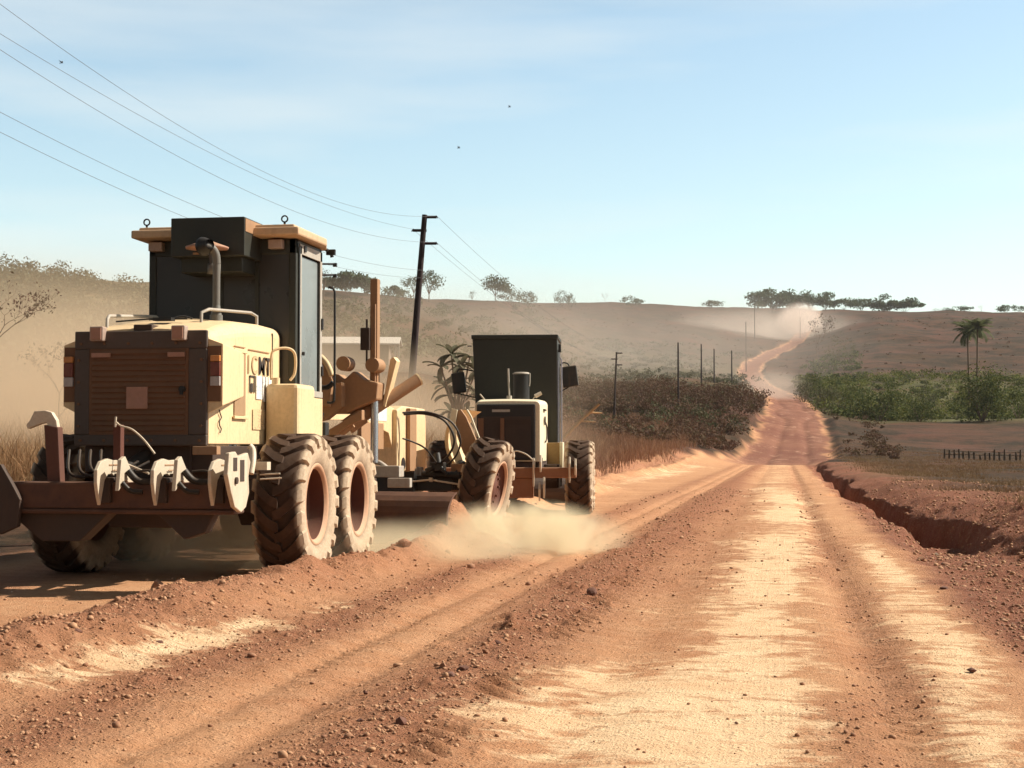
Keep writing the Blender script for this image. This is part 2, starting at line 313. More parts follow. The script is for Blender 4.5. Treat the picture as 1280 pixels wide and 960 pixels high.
def ground_mat():
    t = NT('red_laterite_ground'); v = t.obj()
    nb = t.noise(.55, 5, .6, v); nm = t.noise(4.5, 6, .7, v); nf = t.noise(26, 6, .8, v); nff = t.noise(95, 3, .75, v)
    gr, pl, rd, vg, gn = (t.attr(a) for a in ('gravel', 'pale', 'road', 'veg', 'green'))
    soil = t.mix(t.ramp(nb, .35, .65), (.44, .208, .104), (.54, .285, .148))
    soil = t.mix(t.ramp(nm, .42, .7, 0, .8), soil, (.60, .35, .20))
    soil = t.mix(t.ramp(nf, .52, .66, 0, .55), soil, (.30, .135, .07))
    # crumbs of soil and stone
    def crumbs(sc, a, b):
        x = t.node('ShaderNodeTexVoronoi', feature='F1'); x.inputs['Scale'].default_value = sc; x.inputs['Randomness'].default_value = 1; t.link(v, x.inputs['Vector'])
        sr = t.node('ShaderNodeSeparateColor'); t.link(x.outputs['Color'], sr.inputs[0])
        return t.math('MULTIPLY', t.ramp(x.outputs['Distance'], a, b, 1, 0), t.ramp(sr.outputs[0], .45, .6)), sr.outputs[1]
    c1, k1 = crumbs(24, .15, .42); c2, k2 = crumbs(58, .15, .45)
    cr = t.math('MAXIMUM', c1, t.math('MULTIPLY', c2, .7))
    dirt = t.mix(t.ramp(nm, .35, .7), (.33, .135, .075), (.45, .205, .115))
    ccol = t.mix(k1, (.19, .075, .048), (.60, .36, .22))
    gmix = t.mix(t.math('MULTIPLY', c1, .75), dirt, ccol)
    gmix = t.mix(t.math('MULTIPLY', c2, .6), gmix, t.mix(k2, (.16, .07, .042), (.58, .36, .20)))
    gmix = t.mix(t.ramp(nf, .5, .68, 0, .8), gmix, (.21, .09, .05))
    ga = t.math('MULTIPLY', gr, t.ramp(nm, .3, .5, .5, 1.))
    soil = t.mix(ga, soil, gmix)
    # pale caked crust, combed across the road by the blade
    mp = t.node('ShaderNodeMapping'); mp.inputs['Scale'].default_value = (1.3, 6.0, 1); mp.inputs['Rotation'].default_value = (0, 0, .10); t.link(v, mp.inputs[0])
    st = t.noise(1.0, 8, .76, mp.outputs[0], 1.1)
    mp2 = t.node('ShaderNodeMapping'); mp2.inputs['Scale'].default_value = (.5, 1.7, 1); t.link(v, mp2.inputs[0]); st2 = t.noise(1.1, 4, .6, mp2.outputs[0], .3)
    pf = t.math('ADD', pl, t.math('MULTIPLY', t.math('SUBTRACT', st, .52), 2.0)); pf = t.math('ADD', pf, t.math('MULTIPLY', t.math('SUBTRACT', st2, .5), 2.2))
    pf = t.math('ADD', pf, t.math('MULTIPLY', t.math('SUBTRACT', nm, .5), 2.6)); pf = t.math('SUBTRACT', pf, t.math('MULTIPLY', gr, .22))
    pf = t.math('MULTIPLY', t.ramp(pf, .34, .84), t.ramp(pl, .03, .25))
    pc = t.mix(t.ramp(st2, .3, .7), (.84, .62, .39), (.72, .45, .26)); pc = t.mix(t.ramp(nf, .5, .7, 0, .45), pc, (.62, .38, .2))
    soil = t.mix(pf, soil, pc)
    side = t.attr('side')
    sidec = t.mix(t.ramp(nm, .35, .65), (.22, .083, .050), (.34, .145, .088))
    sidec = t.mix(t.math('MULTIPLY', cr, .8), sidec, t.mix(k1, (.15, .065, .04), (.52, .33, .2)))
    sidec = t.mix(t.ramp(nf, .52, .7, 0, .7), sidec, (.13, .06, .035))
    soil = t.mix(side, soil, sidec)
    mp = t.node('ShaderNodeMapping'); mp.inputs['Scale'].default_value = (1, 1, 0); t.link(v, mp.inputs[0]); w = mp.outputs[0]
    farr = t.mix(t.ramp(t.noise(.09, 6, .7, w), .35, .65), (.165, .066, .045), (.25, .115, .074))
    farr = t.mix(t.ramp(t.noise(.5, 5, .8, w, .5), .56, .66, 0, .8), farr, (.46, .28, .19))
    land = t.mix(t.ramp(t.noise(.022, 6, .65, w), .4, .62), (.102, .044, .029), (.068, .042, .023))
    land = t.mix(t.ramp(t.noise(.07, 8, .82, w), .45, .56, 0, .92), land, (.026, .021, .013))
    land = t.mix(t.ramp(t.noise(.9, 5, .8, w), .5, .72, 0, .55), land, (.16, .088, .052))
    land = t.mix(t.ramp(t.noise(3.5, 5, .8, w), .5, .7, 0, .4), land, (.07, .045, .028))
    grn = t.mix(t.ramp(t.noise(.2, 5, .7, w), .35, .65), (.075, .080, .032), (.13, .12, .05))
    land = t.mix(t.math('MULTIPLY', gn, t.ramp(t.noise(.08, 5, .75, w), .35, .55)), land, grn)
    c = t.mix(vg, soil, land); c = t.mix(t.attr('farroad'), c, farr)
    t.col(c); t.b.inputs['Roughness'].default_value = .95; t.b.inputs['Specular IOR Level'].default_value = .1
    h = t.math('MULTIPLY', t.math('ADD', nf, t.math('MULTIPLY', cr, .55)), t.ramp(t.math('MAXIMUM', gr, side), 0, 1, .45, 1.25)); h = t.math('ADD', h, t.math('MULTIPLY', nff, .35)); h = t.math('ADD', h, t.math('MULTIPLY', st, .25))
    t.bump(h, 1., .03); return t.m

# ------------------------------------------------------------------ the ground sheet
def make_ground():
    a_in = np.radians(np.linspace(-19.5, 21.5, 1000))
    a_l = np.radians(-19.5) - np.geomspace(.0008, PI - np.radians(19.6), 110)
    a_r = np.radians(21.5) + np.geomspace(.0008, PI - np.radians(21.4), 110)
    az = np.concatenate([a_l[::-1], a_in, a_r])
    rr = np.concatenate([[1.2, 2.4, 3.4], np.geomspace(4.2, 60, 760), np.geomspace(60.8, 1250, 330), np.geomspace(1300, 8500, 26)])
    Rr, A = np.meshgrid(rr, az, indexing='ij')

    x = Rr * np.sin(A - PH + 0) ; y = Rr * np.cos(A - PH)
    z = height(x, y)
    nr, na = x.shape
    V = np.stack([x, y, z], -1).reshape(-1, 3)
    V = np.vstack([V, [[0, 0, 0]]])
    i = np.arange(nr - 1)[:, None] * na + np.arange(na - 1)[None, :]
    Fq = np.stack([i, i + 1, i + na + 1, i + na], -1).reshape(-1, 4)[:, ::-1]
    x = np.append(x.ravel(), 0); y = np.append(y.ravel(), 0)
    rd, al, sd = road_dist(x, y)
    edge = fbm(x / 3, y / 3, 3, 91)
    road = 1 - ss(3.7, 4.5, rd + edge * .5)
    nearroad = 1 - ss(118, 140, y)
    side = ss(1.15, 1.6, x + .25 * fbm(x, y, 3, 93)) * nearroad * (1 - ss(5.5, 8.5, x + 1.5 * edge - np.interp(y, [20, 45], [0, -3])))
    side = np.maximum(side, nearroad * bump(x, -7.1 + .3 * edge, .5) * .7)
    veg = np.where(x > 0, ss(4.5, 9.0, x + 2.0 * edge + np.interp(y, [20, 45], [0, 3])), ss(7.2, 8.6, -x + .8 * edge))
    veg = np.where(y > 105, ss(np.interp(y, [105, 200], [4.2, 3.2]), np.interp(y, [105, 200], [5.4, 4.4]), rd + edge * .9), veg)
    jag = fbm(x / 1.6, y / 5, 3, 95)
    hwid = np.interp(y, [130, 165, 230, 400, 700], [4.3, 3.9, 3.3, 3.0, 3.2])
    farroad = (1 - ss(hwid - .4, hwid + .5, rd + edge * 1.1 + jag)) * ss(112, 150, y)
    xc = x * cPH + y * sPH; d = -x * sPH + y * cPH; px = 640 + F * xc / np.maximum(d, 1)
    green = ss(990, 1090, px) * ss(222, 244, d) * (1 - ss(330, 480, d)) + .45 * ss(700, 780, px) * (1 - ss(930, 960, px)) * ss(280, 330, d) * (1 - ss(500, 620, d)) \
        + .6 * (1 - ss(150, 420, px)) * ss(60, 120, d) + .06 * ss(20, 60, x) * (1 - ss(150, 200, d))
    o = mesh_np('ground', V, Fq, ground_mat(), True, {'gravel': gravel(x, y) * nearroad, 'pale': pale(x, y), 'road': road, 'veg': np.clip(veg, 0, 1), 'green': np.clip(green, 0, 1), 'side': np.clip(side, 0, 1), 'farroad': farroad})
    tag(o, kind='structure')
    return o
make_ground()
def gz(x, y): return float(height(np.array([x]), np.array([y]), False)[0])
def on_ground(px, d, dz=0):
    p = at(px, 500, d); return Vector((p.x, p.y, gz(p.x, p.y) + dz))

# ------------------------------------------------------------------ mesh builder
class MB:
    def __init__(s): s.v = []; s.f = []; s.sm = []
    def add(s, vs, fs, T=None, smooth=False):
        b = len(s.v)
        for q in vs:
            q = Vector(q); s.v.append(T @ q if T else q)
        for f_ in fs: s.f.append(tuple(b + i for i in f_)); s.sm.append(smooth)
        return s
    def box(s, x0, x1, y0, y1, z0, z1, T=None):
        vs = [(x, y, z) for z in (z0, z1) for y in (y0, y1) for x in (x0, x1)]
        return s.add(vs, [(0, 2, 3, 1), (4, 5, 7, 6), (0, 1, 5, 4), (2, 6, 7, 3), (0, 4, 6, 2), (1, 3, 7, 5)], T)
    def obox(s, c, size, rot=(0, 0, 0)):
        T = Matrix.Translation(c) @ (Matrix.Rotation(rot[2], 4, 'Z') @ Matrix.Rotation(rot[1], 4, 'Y') @ Matrix.Rotation(rot[0], 4, 'X'))
        a, b, c_ = (k / 2 for k in size); return s.box(-a, a, -b, b, -c_, c_, T)
    def prism(s, prof, x0, x1, axis='x', T=None):
        """profile of (a,b) pairs; axis x: (y,z), axis y: (x,z), axis z: (x,y)"""
        n = len(prof)
        mk = {'x': lambda t, a, b: (t, a, b), 'y': lambda t, a, b: (a, t, b), 'z': lambda t, a, b: (a, b, t)}[axis]
        vs = [mk(x0, *p) for p in prof] + [mk(x1, *p) for p in prof]
        fs = [tuple(range(n))[::-1], tuple(range(n, 2 * n))] + [(i, (i + 1) % n, n + (i + 1) % n, n + i) for i in range(n)]
        return s.add(vs, fs, T)
    def cyl(s, p0, p1, r0, r1=None, n=14, cap=True, smooth=True):
        r1 = r0 if r1 is None else r1
        p0 = Vector(p0); p1 = Vector(p1); d = (p1 - p0).normalized()
        u = d.cross(Vector((0, 0, 1)) if abs(d.z) < .9 else Vector((1, 0, 0))).normalized(); w = d.cross(u)
        vs = []
        for p, r in ((p0, r0), (p1, r1)):
            for k in range(n):
                a = 2 * PI * k / n; vs.append(p + u * r * math.cos(a) + w * r * math.sin(a))
        s.add(vs, [(k, (k + 1) % n, n + (k + 1) % n, n + k) for k in range(n)], None, smooth)
        if cap: s.add(vs, [tuple(range(n))[::-1], tuple(range(n, 2 * n))])
        return s
    def tube(s, pts, r, n=8, r1=None):
        pts = [Vector(p) for p in pts]; m = len(pts); vs = []; pu = None
        for i, p in enumerate(pts):
            d = (pts[min(i + 1, m - 1)] - pts[max(i - 1, 0)]).normalized()
            if pu is None: u = d.cross(Vector((0, 0, 1)) if abs(d.z) < .9 else Vector((1, 0, 0))).normalized()
            else: u = (pu - d * pu.dot(d)).normalized()
            pu = u; w = d.cross(u); rr = r if r1 is None else r + (r1 - r) * i / (m - 1)
            vs += [p + u * rr * math.cos(2 * PI * k / n) + w * rr * math.sin(2 * PI * k / n) for k in range(n)]
        fs = [(i * n + k, i * n + (k + 1) % n, (i + 1) * n + (k + 1) % n, (i + 1) * n + k) for i in range(m - 1) for k in range(n)]
        s.add(vs, fs, None, True); s.add(vs, [tuple(range(n))[::-1], tuple(range((m - 1) * n, m * n))])
        return s
    def lathe(s, prof, T=None, n=40, axis='x', smooth=True):
        """profile of (axial, radius)"""
        vs = []
        for a, r in prof:
            for k in range(n):
                t = 2 * PI * k / n
                vs.append((a, r * math.cos(t), r * math.sin(t)) if axis == 'x' else (r * math.cos(t), r * math.sin(t), a))
        m = len(prof)
        return s.add(vs, [(i * n + k, i * n + (k + 1) % n, (i + 1) * n + (k + 1) % n, (i + 1) * n + k) for i in range(m - 1) for k in range(n)], T, smooth)
    def build(s, name, mat, parent=None, bevel=0.):
        me = bpy.data.meshes.new(name); me.from_pydata([tuple(q) for q in s.v], [], s.f); me.update()
        me.polygons.foreach_set('use_smooth', s.sm)
        bm = bmesh.new(); bm.from_mesh(me); bmesh.ops.recalc_face_normals(bm, faces=bm.faces); bm.to_mesh(me); bm.free()
        o = bpy.data.objects.new(name, me); C.objects.link(o)
        if isinstance(mat, str): mat = M[mat]
        me.materials.append(mat)
        if parent: o.parent = parent
        if bevel:
            b = o.modifiers.new('bevel', 'BEVEL'); b.width = bevel; b.segments = 2; b.limit_method = 'ANGLE'; b.angle_limit = R(35)
        return o
def arc(c, r, a0, a1, n, plane='yz', fixed=0):
    out = []
    for i in range(n + 1):
        a = R(a0 + (a1 - a0) * i / n); p, q = c[0] + r * math.cos(a), c[1] + r * math.sin(a)
        out.append({'yz': (fixed, p, q), 'xz': (p, fixed, q), 'xy': (p, q, fixed)}[plane])
    return out
def smoothpath(pts, n=6):
    P = [Vector(p) for p in pts]; P = [P[0]] + P + [P[-1]]; out = []
    for i in range(1, len(P) - 2):
        for k in range(n):
            t = k / n; a, b, c, d = P[i - 1], P[i], P[i + 1], P[i + 2]
            out.append(.5 * ((2 * b) + (c - a) * t + (2 * a - 5 * b + 4 * c - d) * t * t + (3 * b - a - 3 * c + d) * t ** 3))
    out.append(P[-2]); return out
def empty(name, loc=(0, 0, 0), rz=0.):
    o = bpy.data.objects.new(name, None); C.objects.link(o); o.location = loc; o.rotation_euler = (0, 0, rz); o.empty_display_size = .2; return o
def copy_tree(o, parent=None):
    c = o.copy(); C.objects.link(c)
    if parent: c.parent = parent
    for ch in [k for k in bpy.data.objects if k.parent == o]: copy_tree(ch, c)
    return c

# ------------------------------------------------------------------ wheels
def make_wheel(parent, rad=.68, w=.47, nl=19, flip=1, dish=.17):
    """axle along x, outer side at +x*flip; returned hub object holds tyre and rim"""
    h = w / 2; b = MB()
    prof = [(-h * .80, rad * .545), (-h * .93, rad * .62), (-h * 1.0, rad * .76), (-h * .97, rad * .86), (-h * .84, rad * .925), (-h * .4, rad * .945), (0, rad * .95),
            (h * .4, rad * .945), (h * .84, rad * .925), (h * .97, rad * .86), (h * 1.0, rad * .76), (h * .93, rad * .62), (h * .80, rad * .545)]
    b.lathe(prof, n=72)
    def surf(s):   # s 0 centre .. 1 shoulder .. 1.35 down the side -> axial, radius
        if s <= 1: return h * .93 * s, rad * (.945 - .018 * s * s)
        return h * (.93 + .06 * min(1, (s - 1) / .2)), rad * (.927 - .30 * (s - 1))
    for sd in (-1, 1):
        for k in range(nl):
            a0 = 2 * PI * (k + (.5 if sd > 0 else 0)) / nl
            S = [-.10, .25, .5, .75, .95, 1.08, 1.42]
            rows = []
            for s_ in S:
                ax, r_ = surf(max(s_, 0)); ax = ax if s_ >= 0 else -h * .1
                th = a0 - .29 * min(max(s_, 0), 1.0) ** 1.25
                hw = (.078 + .028 * max(0, min(1, s_))) * (.70 if s_ > 1.3 else 1)
                top = rad * 1.0 - (0 if s_ < .9 else rad * .02)
                if s_ > 1: top = r_ + .018; axo = ax + .020
                else: axo = ax
                rows.append([(sd * ax, r_ - .012, th - hw), (sd * axo, top, th - hw * .82), (sd * axo, top, th + hw * .82), (sd * ax, r_ - .012, th + hw)])
            vs = [(a, r_ * math.cos(t), r_ * math.sin(t)) for row in rows for a, r_, t in row]
            fs = []
            for i in range(len(rows) - 1):
                for j in range(3): fs.append((i * 4 + j, i * 4 + j + 1, i * 4 + 5 + j, i * 4 + 4 + j))
            m = len(rows) - 1
            fs += [(3, 2, 1, 0), (m * 4, m * 4 + 1, m * 4 + 2, m * 4 + 3)]
            b.add(vs, fs)
    hub = MB(); o_ = flip
    hub.lathe([(o_ * (h * .8 - dish), .001), (o_ * (h * .8 - dish), rad * .17), (o_ * (h * .8 - dish - .02), rad * .2), (o_ * (h * .8 - dish - .02), rad * .44), (o_ * (h * .8 - dish + .02), rad * .5)], n=40)
    for k in range(10):
        a = 2 * PI * k / 10; p = (o_ * (h * .8 - dish - .02), rad * .3 * math.cos(a), rad * .3 * math.sin(a)); hub.cyl(p, (p[0] + o_ * .03, p[1], p[2]), .02, n=6)
    hub.lathe([(-o_ * h * .8, rad * .56), (-o_ * h * .4, rad * .49), (o_ * (h * .8 - dish), rad * .49), (o_ * h * .74, rad * .50)], n=48)
    hub.lathe([(-o_ * h * .4, rad * .48), (-o_ * h * .4, .01)], n=30)
    hubo = hub.build('wheel', 'rim', parent)
    b.build('tyre', 'tyre', hubo)
    rm = MB()
    rm.lathe([(o_ * h * .74, rad * .497), (o_ * h * .84, rad * .525), (o_ * h * .90, rad * .555), (o_ * h * .84, rad * .60), (o_ * h * .6, rad * .56)], n=56)
    rm.build('rim', 'rimlip', hubo)
    return hubo
M['rimlip'] = paint('dusty_rim_lip', (.50, .27, .16), .6, .35, dustc=(.62, .44, .30), scale=6)

# ------------------------------------------------------------------ ripper shank shapes (y,z)
def place_wheel(src, loc, rz=0., lean=0., spin=0.):
    src.location = loc; src.rotation_euler = (spin, lean, rz); src.rotation_mode = 'XYZ'; return src

def text(s, size, mat, parent, name='lettering', T=None, sx=1.):
    cu = bpy.data.curves.new(name, 'FONT'); cu.body = s; cu.size = size; cu.extrude = .003; cu.materials.append(M[mat]); cu.align_x = 'LEFT'; cu.offset = .002
    o = bpy.data.objects.new(name, cu); C.objects.link(o); bpy.context.view_layer.update()
    me = bpy.data.meshes.new_from_object(o); bpy.data.objects.remove(o); o = bpy.data.objects.new(name, me); C.objects.link(o)
    if not me.materials: me.materials.append(M[mat])
    o.parent = parent; o.matrix_local = T @ Matrix.Diagonal((sx, 1, 1, 1)); return o
def right_face(x, y, z):  # text reading along +y on a face looking to +x
    return Matrix.Translation((x, y, z)) @ Matrix(((0, 0, 1, 0), (1, 0, 0, 0), (0, 1, 0, 0), (0, 0, 0, 1)))

# ================================================================== GRADER 1
G1 = empty('road_grader', (-5.75, 15.64, 0)); 
tag(G1, 'cream motor grader nearest the camera, white claws of its ripper raised at the rear', 'road grader', 'motor graders at work on the road')
g = G1
MB().box(-.42, .42, -1.75, 1.3, .78, 1.24).box(-.62, .62, -1.72, -.2, 1.0, 1.24).box(-.3, .3, -1.9, -1.2, .5, .9).build('chassis', 'dark', g, .01)
for sgn in (-1, 1):
    b = MB(); pr = [(-1.02, .62), (-.9, .48), (.9, .48), (1.02, .62), (1.02, .8), (.85, .92), (.3, 1.0), (-.3, 1.0), (-.85, .92), (-1.02, .8)]
    b.prism(pr, sgn * .60, sgn * .84); b.cyl((sgn * .3, 0, .75), (sgn * .86, 0, .75), .2)
    b.build('tandem_case', 'dark', g, .015)
wproto = make_wheel(g); wproto.location = (1.115, -.76, .68); wproto.rotation_euler = (.13, 0, 0)
w2 = copy_tree(wproto, g); w2.location = (1.115, .78, .68); w2.rotation_euler = (.31, 0, 0)
wl = make_wheel(g, flip=-1); wl.location = (-1.115, -.76, .68); wl.rotation_euler = (.2, 0, 0)
wl2 = copy_tree(wl, g); wl2.location = (-1.115, .78, .68)
# hood
def hood_loft(secs, n=6):
    """secs: (y, halfwidth, z0, ztop, r, crown)"""
    b = MB(); vs = []; cnt = 0
    for (y, hw, z0, zt, r, cr) in secs:
        pts = [(-hw, z0)]
        for k in range(n + 1):
            a = PI - (PI / 2) * k / n; pts.append((-hw + r + r * math.cos(a), zt - r + r * math.sin(a)))
        for k in range(1, 6): t = k / 6; pts.append(((-hw + r) * (1 - 2 * t), zt + cr * math.sin(PI * t)))
        for k in range(n + 1):
            a = PI / 2 - (PI / 2) * k / n; pts.append((hw - r + r * math.cos(a), zt - r + r * math.sin(a)))
        pts.append((hw, z0)); cnt = len(pts)
        vs += [(p[0], y, p[1]) for p in pts]
    m = len(secs)
    fs = [(i * cnt + k, i * cnt + k + 1, (i + 1) * cnt + k + 1, (i + 1) * cnt + k) for i in range(m - 1) for k in range(cnt - 1)]
    fs += [(i * cnt, (i + 1) * cnt, (i + 1) * cnt + cnt - 1, i * cnt + cnt - 1) for i in range(m - 1)]
    fs += [tuple(range(cnt))[::-1], tuple(range((m - 1) * cnt, m * cnt))]
    b.add(vs, fs); return b
hb = hood_loft([(-1.86, .63, 1.255, 2.28, .09, .03), (-1.5, .64, 1.255, 2.36, .13, .03), (-.95, .64, 1.255, 2.44, .15, .03), (-.3, .64, 1.255, 2.46, .13, .02), (.17, .64, 1.255, 2.45, .11, .02)])
hood = hb.build('engine_hood', 'cream', g, .008)
# flared upper rear corners with lamps
for sgn in (-1, 1):
    b = MB(); vs = [(sgn * .60, -1.872, 1.52), (sgn * .765, -1.872, 1.60), (sgn * .765, -1.872, 2.16), (sgn * .60, -1.872, 2.22),
                    (sgn * .60, -.9, 1.66), (sgn * .648, -.95, 1.72), (sgn * .648, -.95, 2.12), (sgn * .60, -.9, 2.2)]
    b.add(vs, [(0, 1, 2, 3), (4, 7, 6, 5), (0, 4, 5, 1), (3, 2, 6, 7), (1, 5, 6, 2), (0, 3, 7, 4)])
    pod = b.build('corner_pod', 'cream', g, .006)
    MB().box(*sorted((sgn * .618, sgn * .752)), -1.882, -1.87, 1.64, 2.14).build('lamp_panel_shade', 'grille', pod)  # pod's rear face in brown, its shade put into the colour
    MB().box(*sorted((sgn * .66, sgn * .748)), -1.915, -1.88, 2.0, 2.055).build('turn_signal', 'orange', pod, .004)
    MB().box(*sorted((sgn * .66, sgn * .748)), -1.912, -1.88, 1.87, 1.995).build('brake_light', 'red', pod, .004)
    MB().box(*sorted((sgn * .66, sgn * .748)), -1.912, -1.88, 1.78, 1.865).build('reversing_light', 'clear', pod, .004)
# rear radiator door
fr = MB(); fr.box(-.645, .625, -1.905, -1.86, 1.24, 1.34).box(-.645, .625, -1.905, -1.86, 2.12, 2.285)
fr.box(-.645, -.50, -1.905, -1.86, 1.34, 2.12).box(.45, .625, -1.905, -1.86, 1.34, 2.12)
rf = fr.build('radiator_surround', 'surround', g, .012)
b = MB(); b.box(-.50, .45, -1.90, -1.87, 1.34, 2.12)
for k in range(15):
    z = 1.37 + k * .05; b.prism([(-1.90, z), (-1.918, z + .008), (-1.902, z + .038)], -.47, .42)
gr = b.build('radiator_grille', 'grille', g)
MB().box(-.13, .07, -1.935, -1.91, 1.575, 1.775).build('square_plate', 'pinkplate', gr, .004)
for q0, q1 in ((-.47, -.29), (.26, .42)): MB().box(q0, q1, -1.93, -1.912, 2.045, 2.085).build('reflector_strip', 'pinkplate', gr)
for x in (-.405, .375):
    l = MB().box(x - .065, x + .065, -1.98, -1.88, 2.19, 2.325).build('rear_work_lamp', 'lamp', g, .012)
    MB().box(x - .05, x + .05, -1.99, -1.978, 2.205, 2.31).build('lamp_glass', 'pinkplate', l)
b = MB()
for q in range(6):
    for zz in (1.29, 2.17): b.cyl((-.58 + q * .228, -1.905, zz), (-.58 + q * .228, -1.918, zz), .014, n=6)
for q in range(4):
    for xx in (-.60, .575): b.cyl((xx, -1.905, 1.42 + q * .2), (xx, -1.918, 1.42 + q * .2), .014, n=6)
tag(b.build('bolt_pattern', 'grille', rf), kind='stuff')
MB().cyl((.40, -1.91, 1.75), (.40, -1.94, 1.75), .03, n=10).box(.385, .415, -1.95, -1.935, 1.70, 1.76).build('door_latch', 'black', rf)
MB().box(-.09, .09, -1.88, -1.6, 2.27, 2.345).build('hood_latch_block', 'dark', g, .01)
# hood rails, latches
def rail(b, x, y0, y1, z0, h, r=.014):
    b.tube(smoothpath([(x, y0, z0 - .05), (x, y0 + .02, z0 + h * .8), (x, y0 + .12, z0 + h), (x, y1 - .12, z0 + h), (x, y1 - .02, z0 + h * .8), (x, y1, z0 - .05)], 5), r)
b = MB(); b.tube(smoothpath([(.40, -.9, 2.4), (.40, -.9, 2.53), (.5, -.9, 2.56), (.70, -.9, 2.56), (.76, -.9, 2.5), (.76, -.9, 2.36)][:6], 5), .015)
b2 = MB(); b2.tube([(.34, -1.3, 2.40), (.34, -1.29, 2.50), (.38, -1.2, 2.535), (.50, -.35, 2.57), (.54, -.28, 2.54), (.54, -.28, 2.42)], .016); b2.build('grab_rail', 'railgrey', g)
b2 = MB(); b2.tube([(-.46, -1.62, 2.30), (-.46, -1.61, 2.42), (-.49, -1.5, 2.46), (-.56, -.2, 2.56), (-.56, -.1, 2.53), (-.56, -.1, 2.40)], .016); b2.build('grab_rail', 'railgrey', g)
b = MB(); b.tube([(-.40, -1.55, 2.40), (-.1, -1.5, 2.425), (.28, -1.5, 2.425)], .008); b.box(-.02, .16, -1.6, -1.5, 2.40, 2.43); b.tube(smoothpath([(.1, -1.5, 2.41), (.2, -1.45, 2.45), (.3, -1.42, 2.43)], 4), .01); b.build('hood_cable', 'black', g)
# hood side: slot, ledge, stickers, lettering
sd_ = MB(); sd_.box(.6465, .652, -1.235, -.925, 1.53, 2.12); sd_.build('vent_slot', 'slot', hood)
for q in ((.662, -1.26, -.90, 2.125, 2.16), (.668, -1.27, -.88, 1.495, 1.525)): MB().box(.648, *q).build('slot_trim', 'cream', hood, .004)
MB().box(.6462, .650, -.84, -.2, 2.168, 2.178).box(.6462, .650, -1.25, -.93, 2.178, 2.186).build('seam_line', 'brown', hood)
MB().box(.636, .6475, -.10, -.085, 1.3, 2.38).build('door_seam', 'black', hood)
for ch_, y_, m_, w_ in (('I', -.86, 'inkfaint', 1.2), ('C', -.74, 'inkfaint', 1.0), ('M', -.53, 'ink', 1.0), ('T', -.31, 'ink', 1.0)): text(ch_, .255, m_, hood, T=right_face(.6485, y_, 1.945), sx=w_)
def sticker(parent, x, y0, y1, z0, z1, mat='printed', **k):
    MB().box(x, x + .003, y0, y1, z0, z1).build('sticker', mat, parent)
def printed(n, base, ink, sc):
    t = NT(n); v = t.obj(); mp = t.node('ShaderNodeMapping'); mp.inputs['Scale'].default_value = (1, sc, sc * 1.9); t.link(v, mp.inputs[0])
    vo = t.node('ShaderNodeTexVoronoi', distance='CHEBYCHEV'); vo.inputs['Scale'].default_value = 1; t.link(mp.outputs[0], vo.inputs['Vector'])
    a = t.ramp(vo.outputs['Distance'], .25, .32, 1, 0); b_ = t.ramp(t.noise(9, 2, .5, v), .48, .52)
    t.col(t.mix(t.math('MULTIPLY', t.math('MULTIPLY', a, b_), .85), base, ink)); return t.m
M['printed'] = printed('white_printed_sticker', (.74, .72, .66), (.30, .31, .38), 30)
M['plate_text'] = printed('faded_text_panel', (.66, .48, .27), (.36, .20, .15), 34)
sticker(hood, .647, -.60, -.42, 1.70, 1.93, seed=3, dens=20); sticker(hood, .6475, -.40, -.13, 1.68, 1.93, seed=4, dens=14)
sticker(hood, .6475, -.70, -.14, 1.40, 1.60, 'plate_text', seed=5, dens=80, ink='pinkplate')
b = MB()
for y0 in (-.80, -.66): b.box(.647, .651, y0, y0 + .02, 1.76, 1.92)
b.box(.647, .651, -.80, -.64, 1.91, 1.925).box(.6472, .6515, -.76, -.70, 1.76, 1.85); b.build('square_mark', 'ink', hood)
b = MB(); b.tube(smoothpath([(.652, -1.62 + .03 * math.sin(k * 1.9), 1.36 + k * .035) for k in range(7)], 4), .006, 5); b.build('scrawled_mark', 'ink', hood)
# exhaust
b = MB(); b.cyl((.36, -.95, 2.36), (.36, -.95, 2.50), .062); b.cyl((.36, -.95, 2.49), (.36, -.95, 2.60), .055, .035)
b.cyl((.36, -.95, 2.59), (.36, -.95, 3.02), .036)
b.tube(smoothpath([(.36, -.95, 3.0), (.355, -.96, 3.08), (.33, -.99, 3.14), (.28, -1.03, 3.165)], 6), .04, 14)
ex = b.build('exhaust_pipe', 'pipe', g)
b = MB(); T = Matrix.Translation((.285, -1.03, 3.165)) @ Matrix.Rotation(R(200), 4, 'Z') @ Matrix.Rotation(R(12), 4, 'Y') @ Matrix.Rotation(R(-55), 4, 'Z')
b.lathe([(-.06, .05), (.02, .085), (.05, .095), (.05, .085), (-.03, .04), (-.03, .001)], T=T, n=24); b.build('exhaust_mouth', 'black', ex)
# pre-cleaner
b = MB(); b.lathe([(2.96, .001), (2.96, .065), (3.06, .065), (3.06, .05), (3.2, .055)], T=Matrix.Translation((.14, -.42, 0)), axis='z', n=20)
pcl = b.build('air_intake', 'pipe', g)
b = MB(); b.lathe([(3.20, .10), (3.205, .21), (3.225, .215), (3.255, .13), (3.285, .05), (3.29, .001)], T=Matrix.Translation((.08, -.46, 0)), axis='z', n=28); b.build('intake_cap', 'pinkplate', pcl)
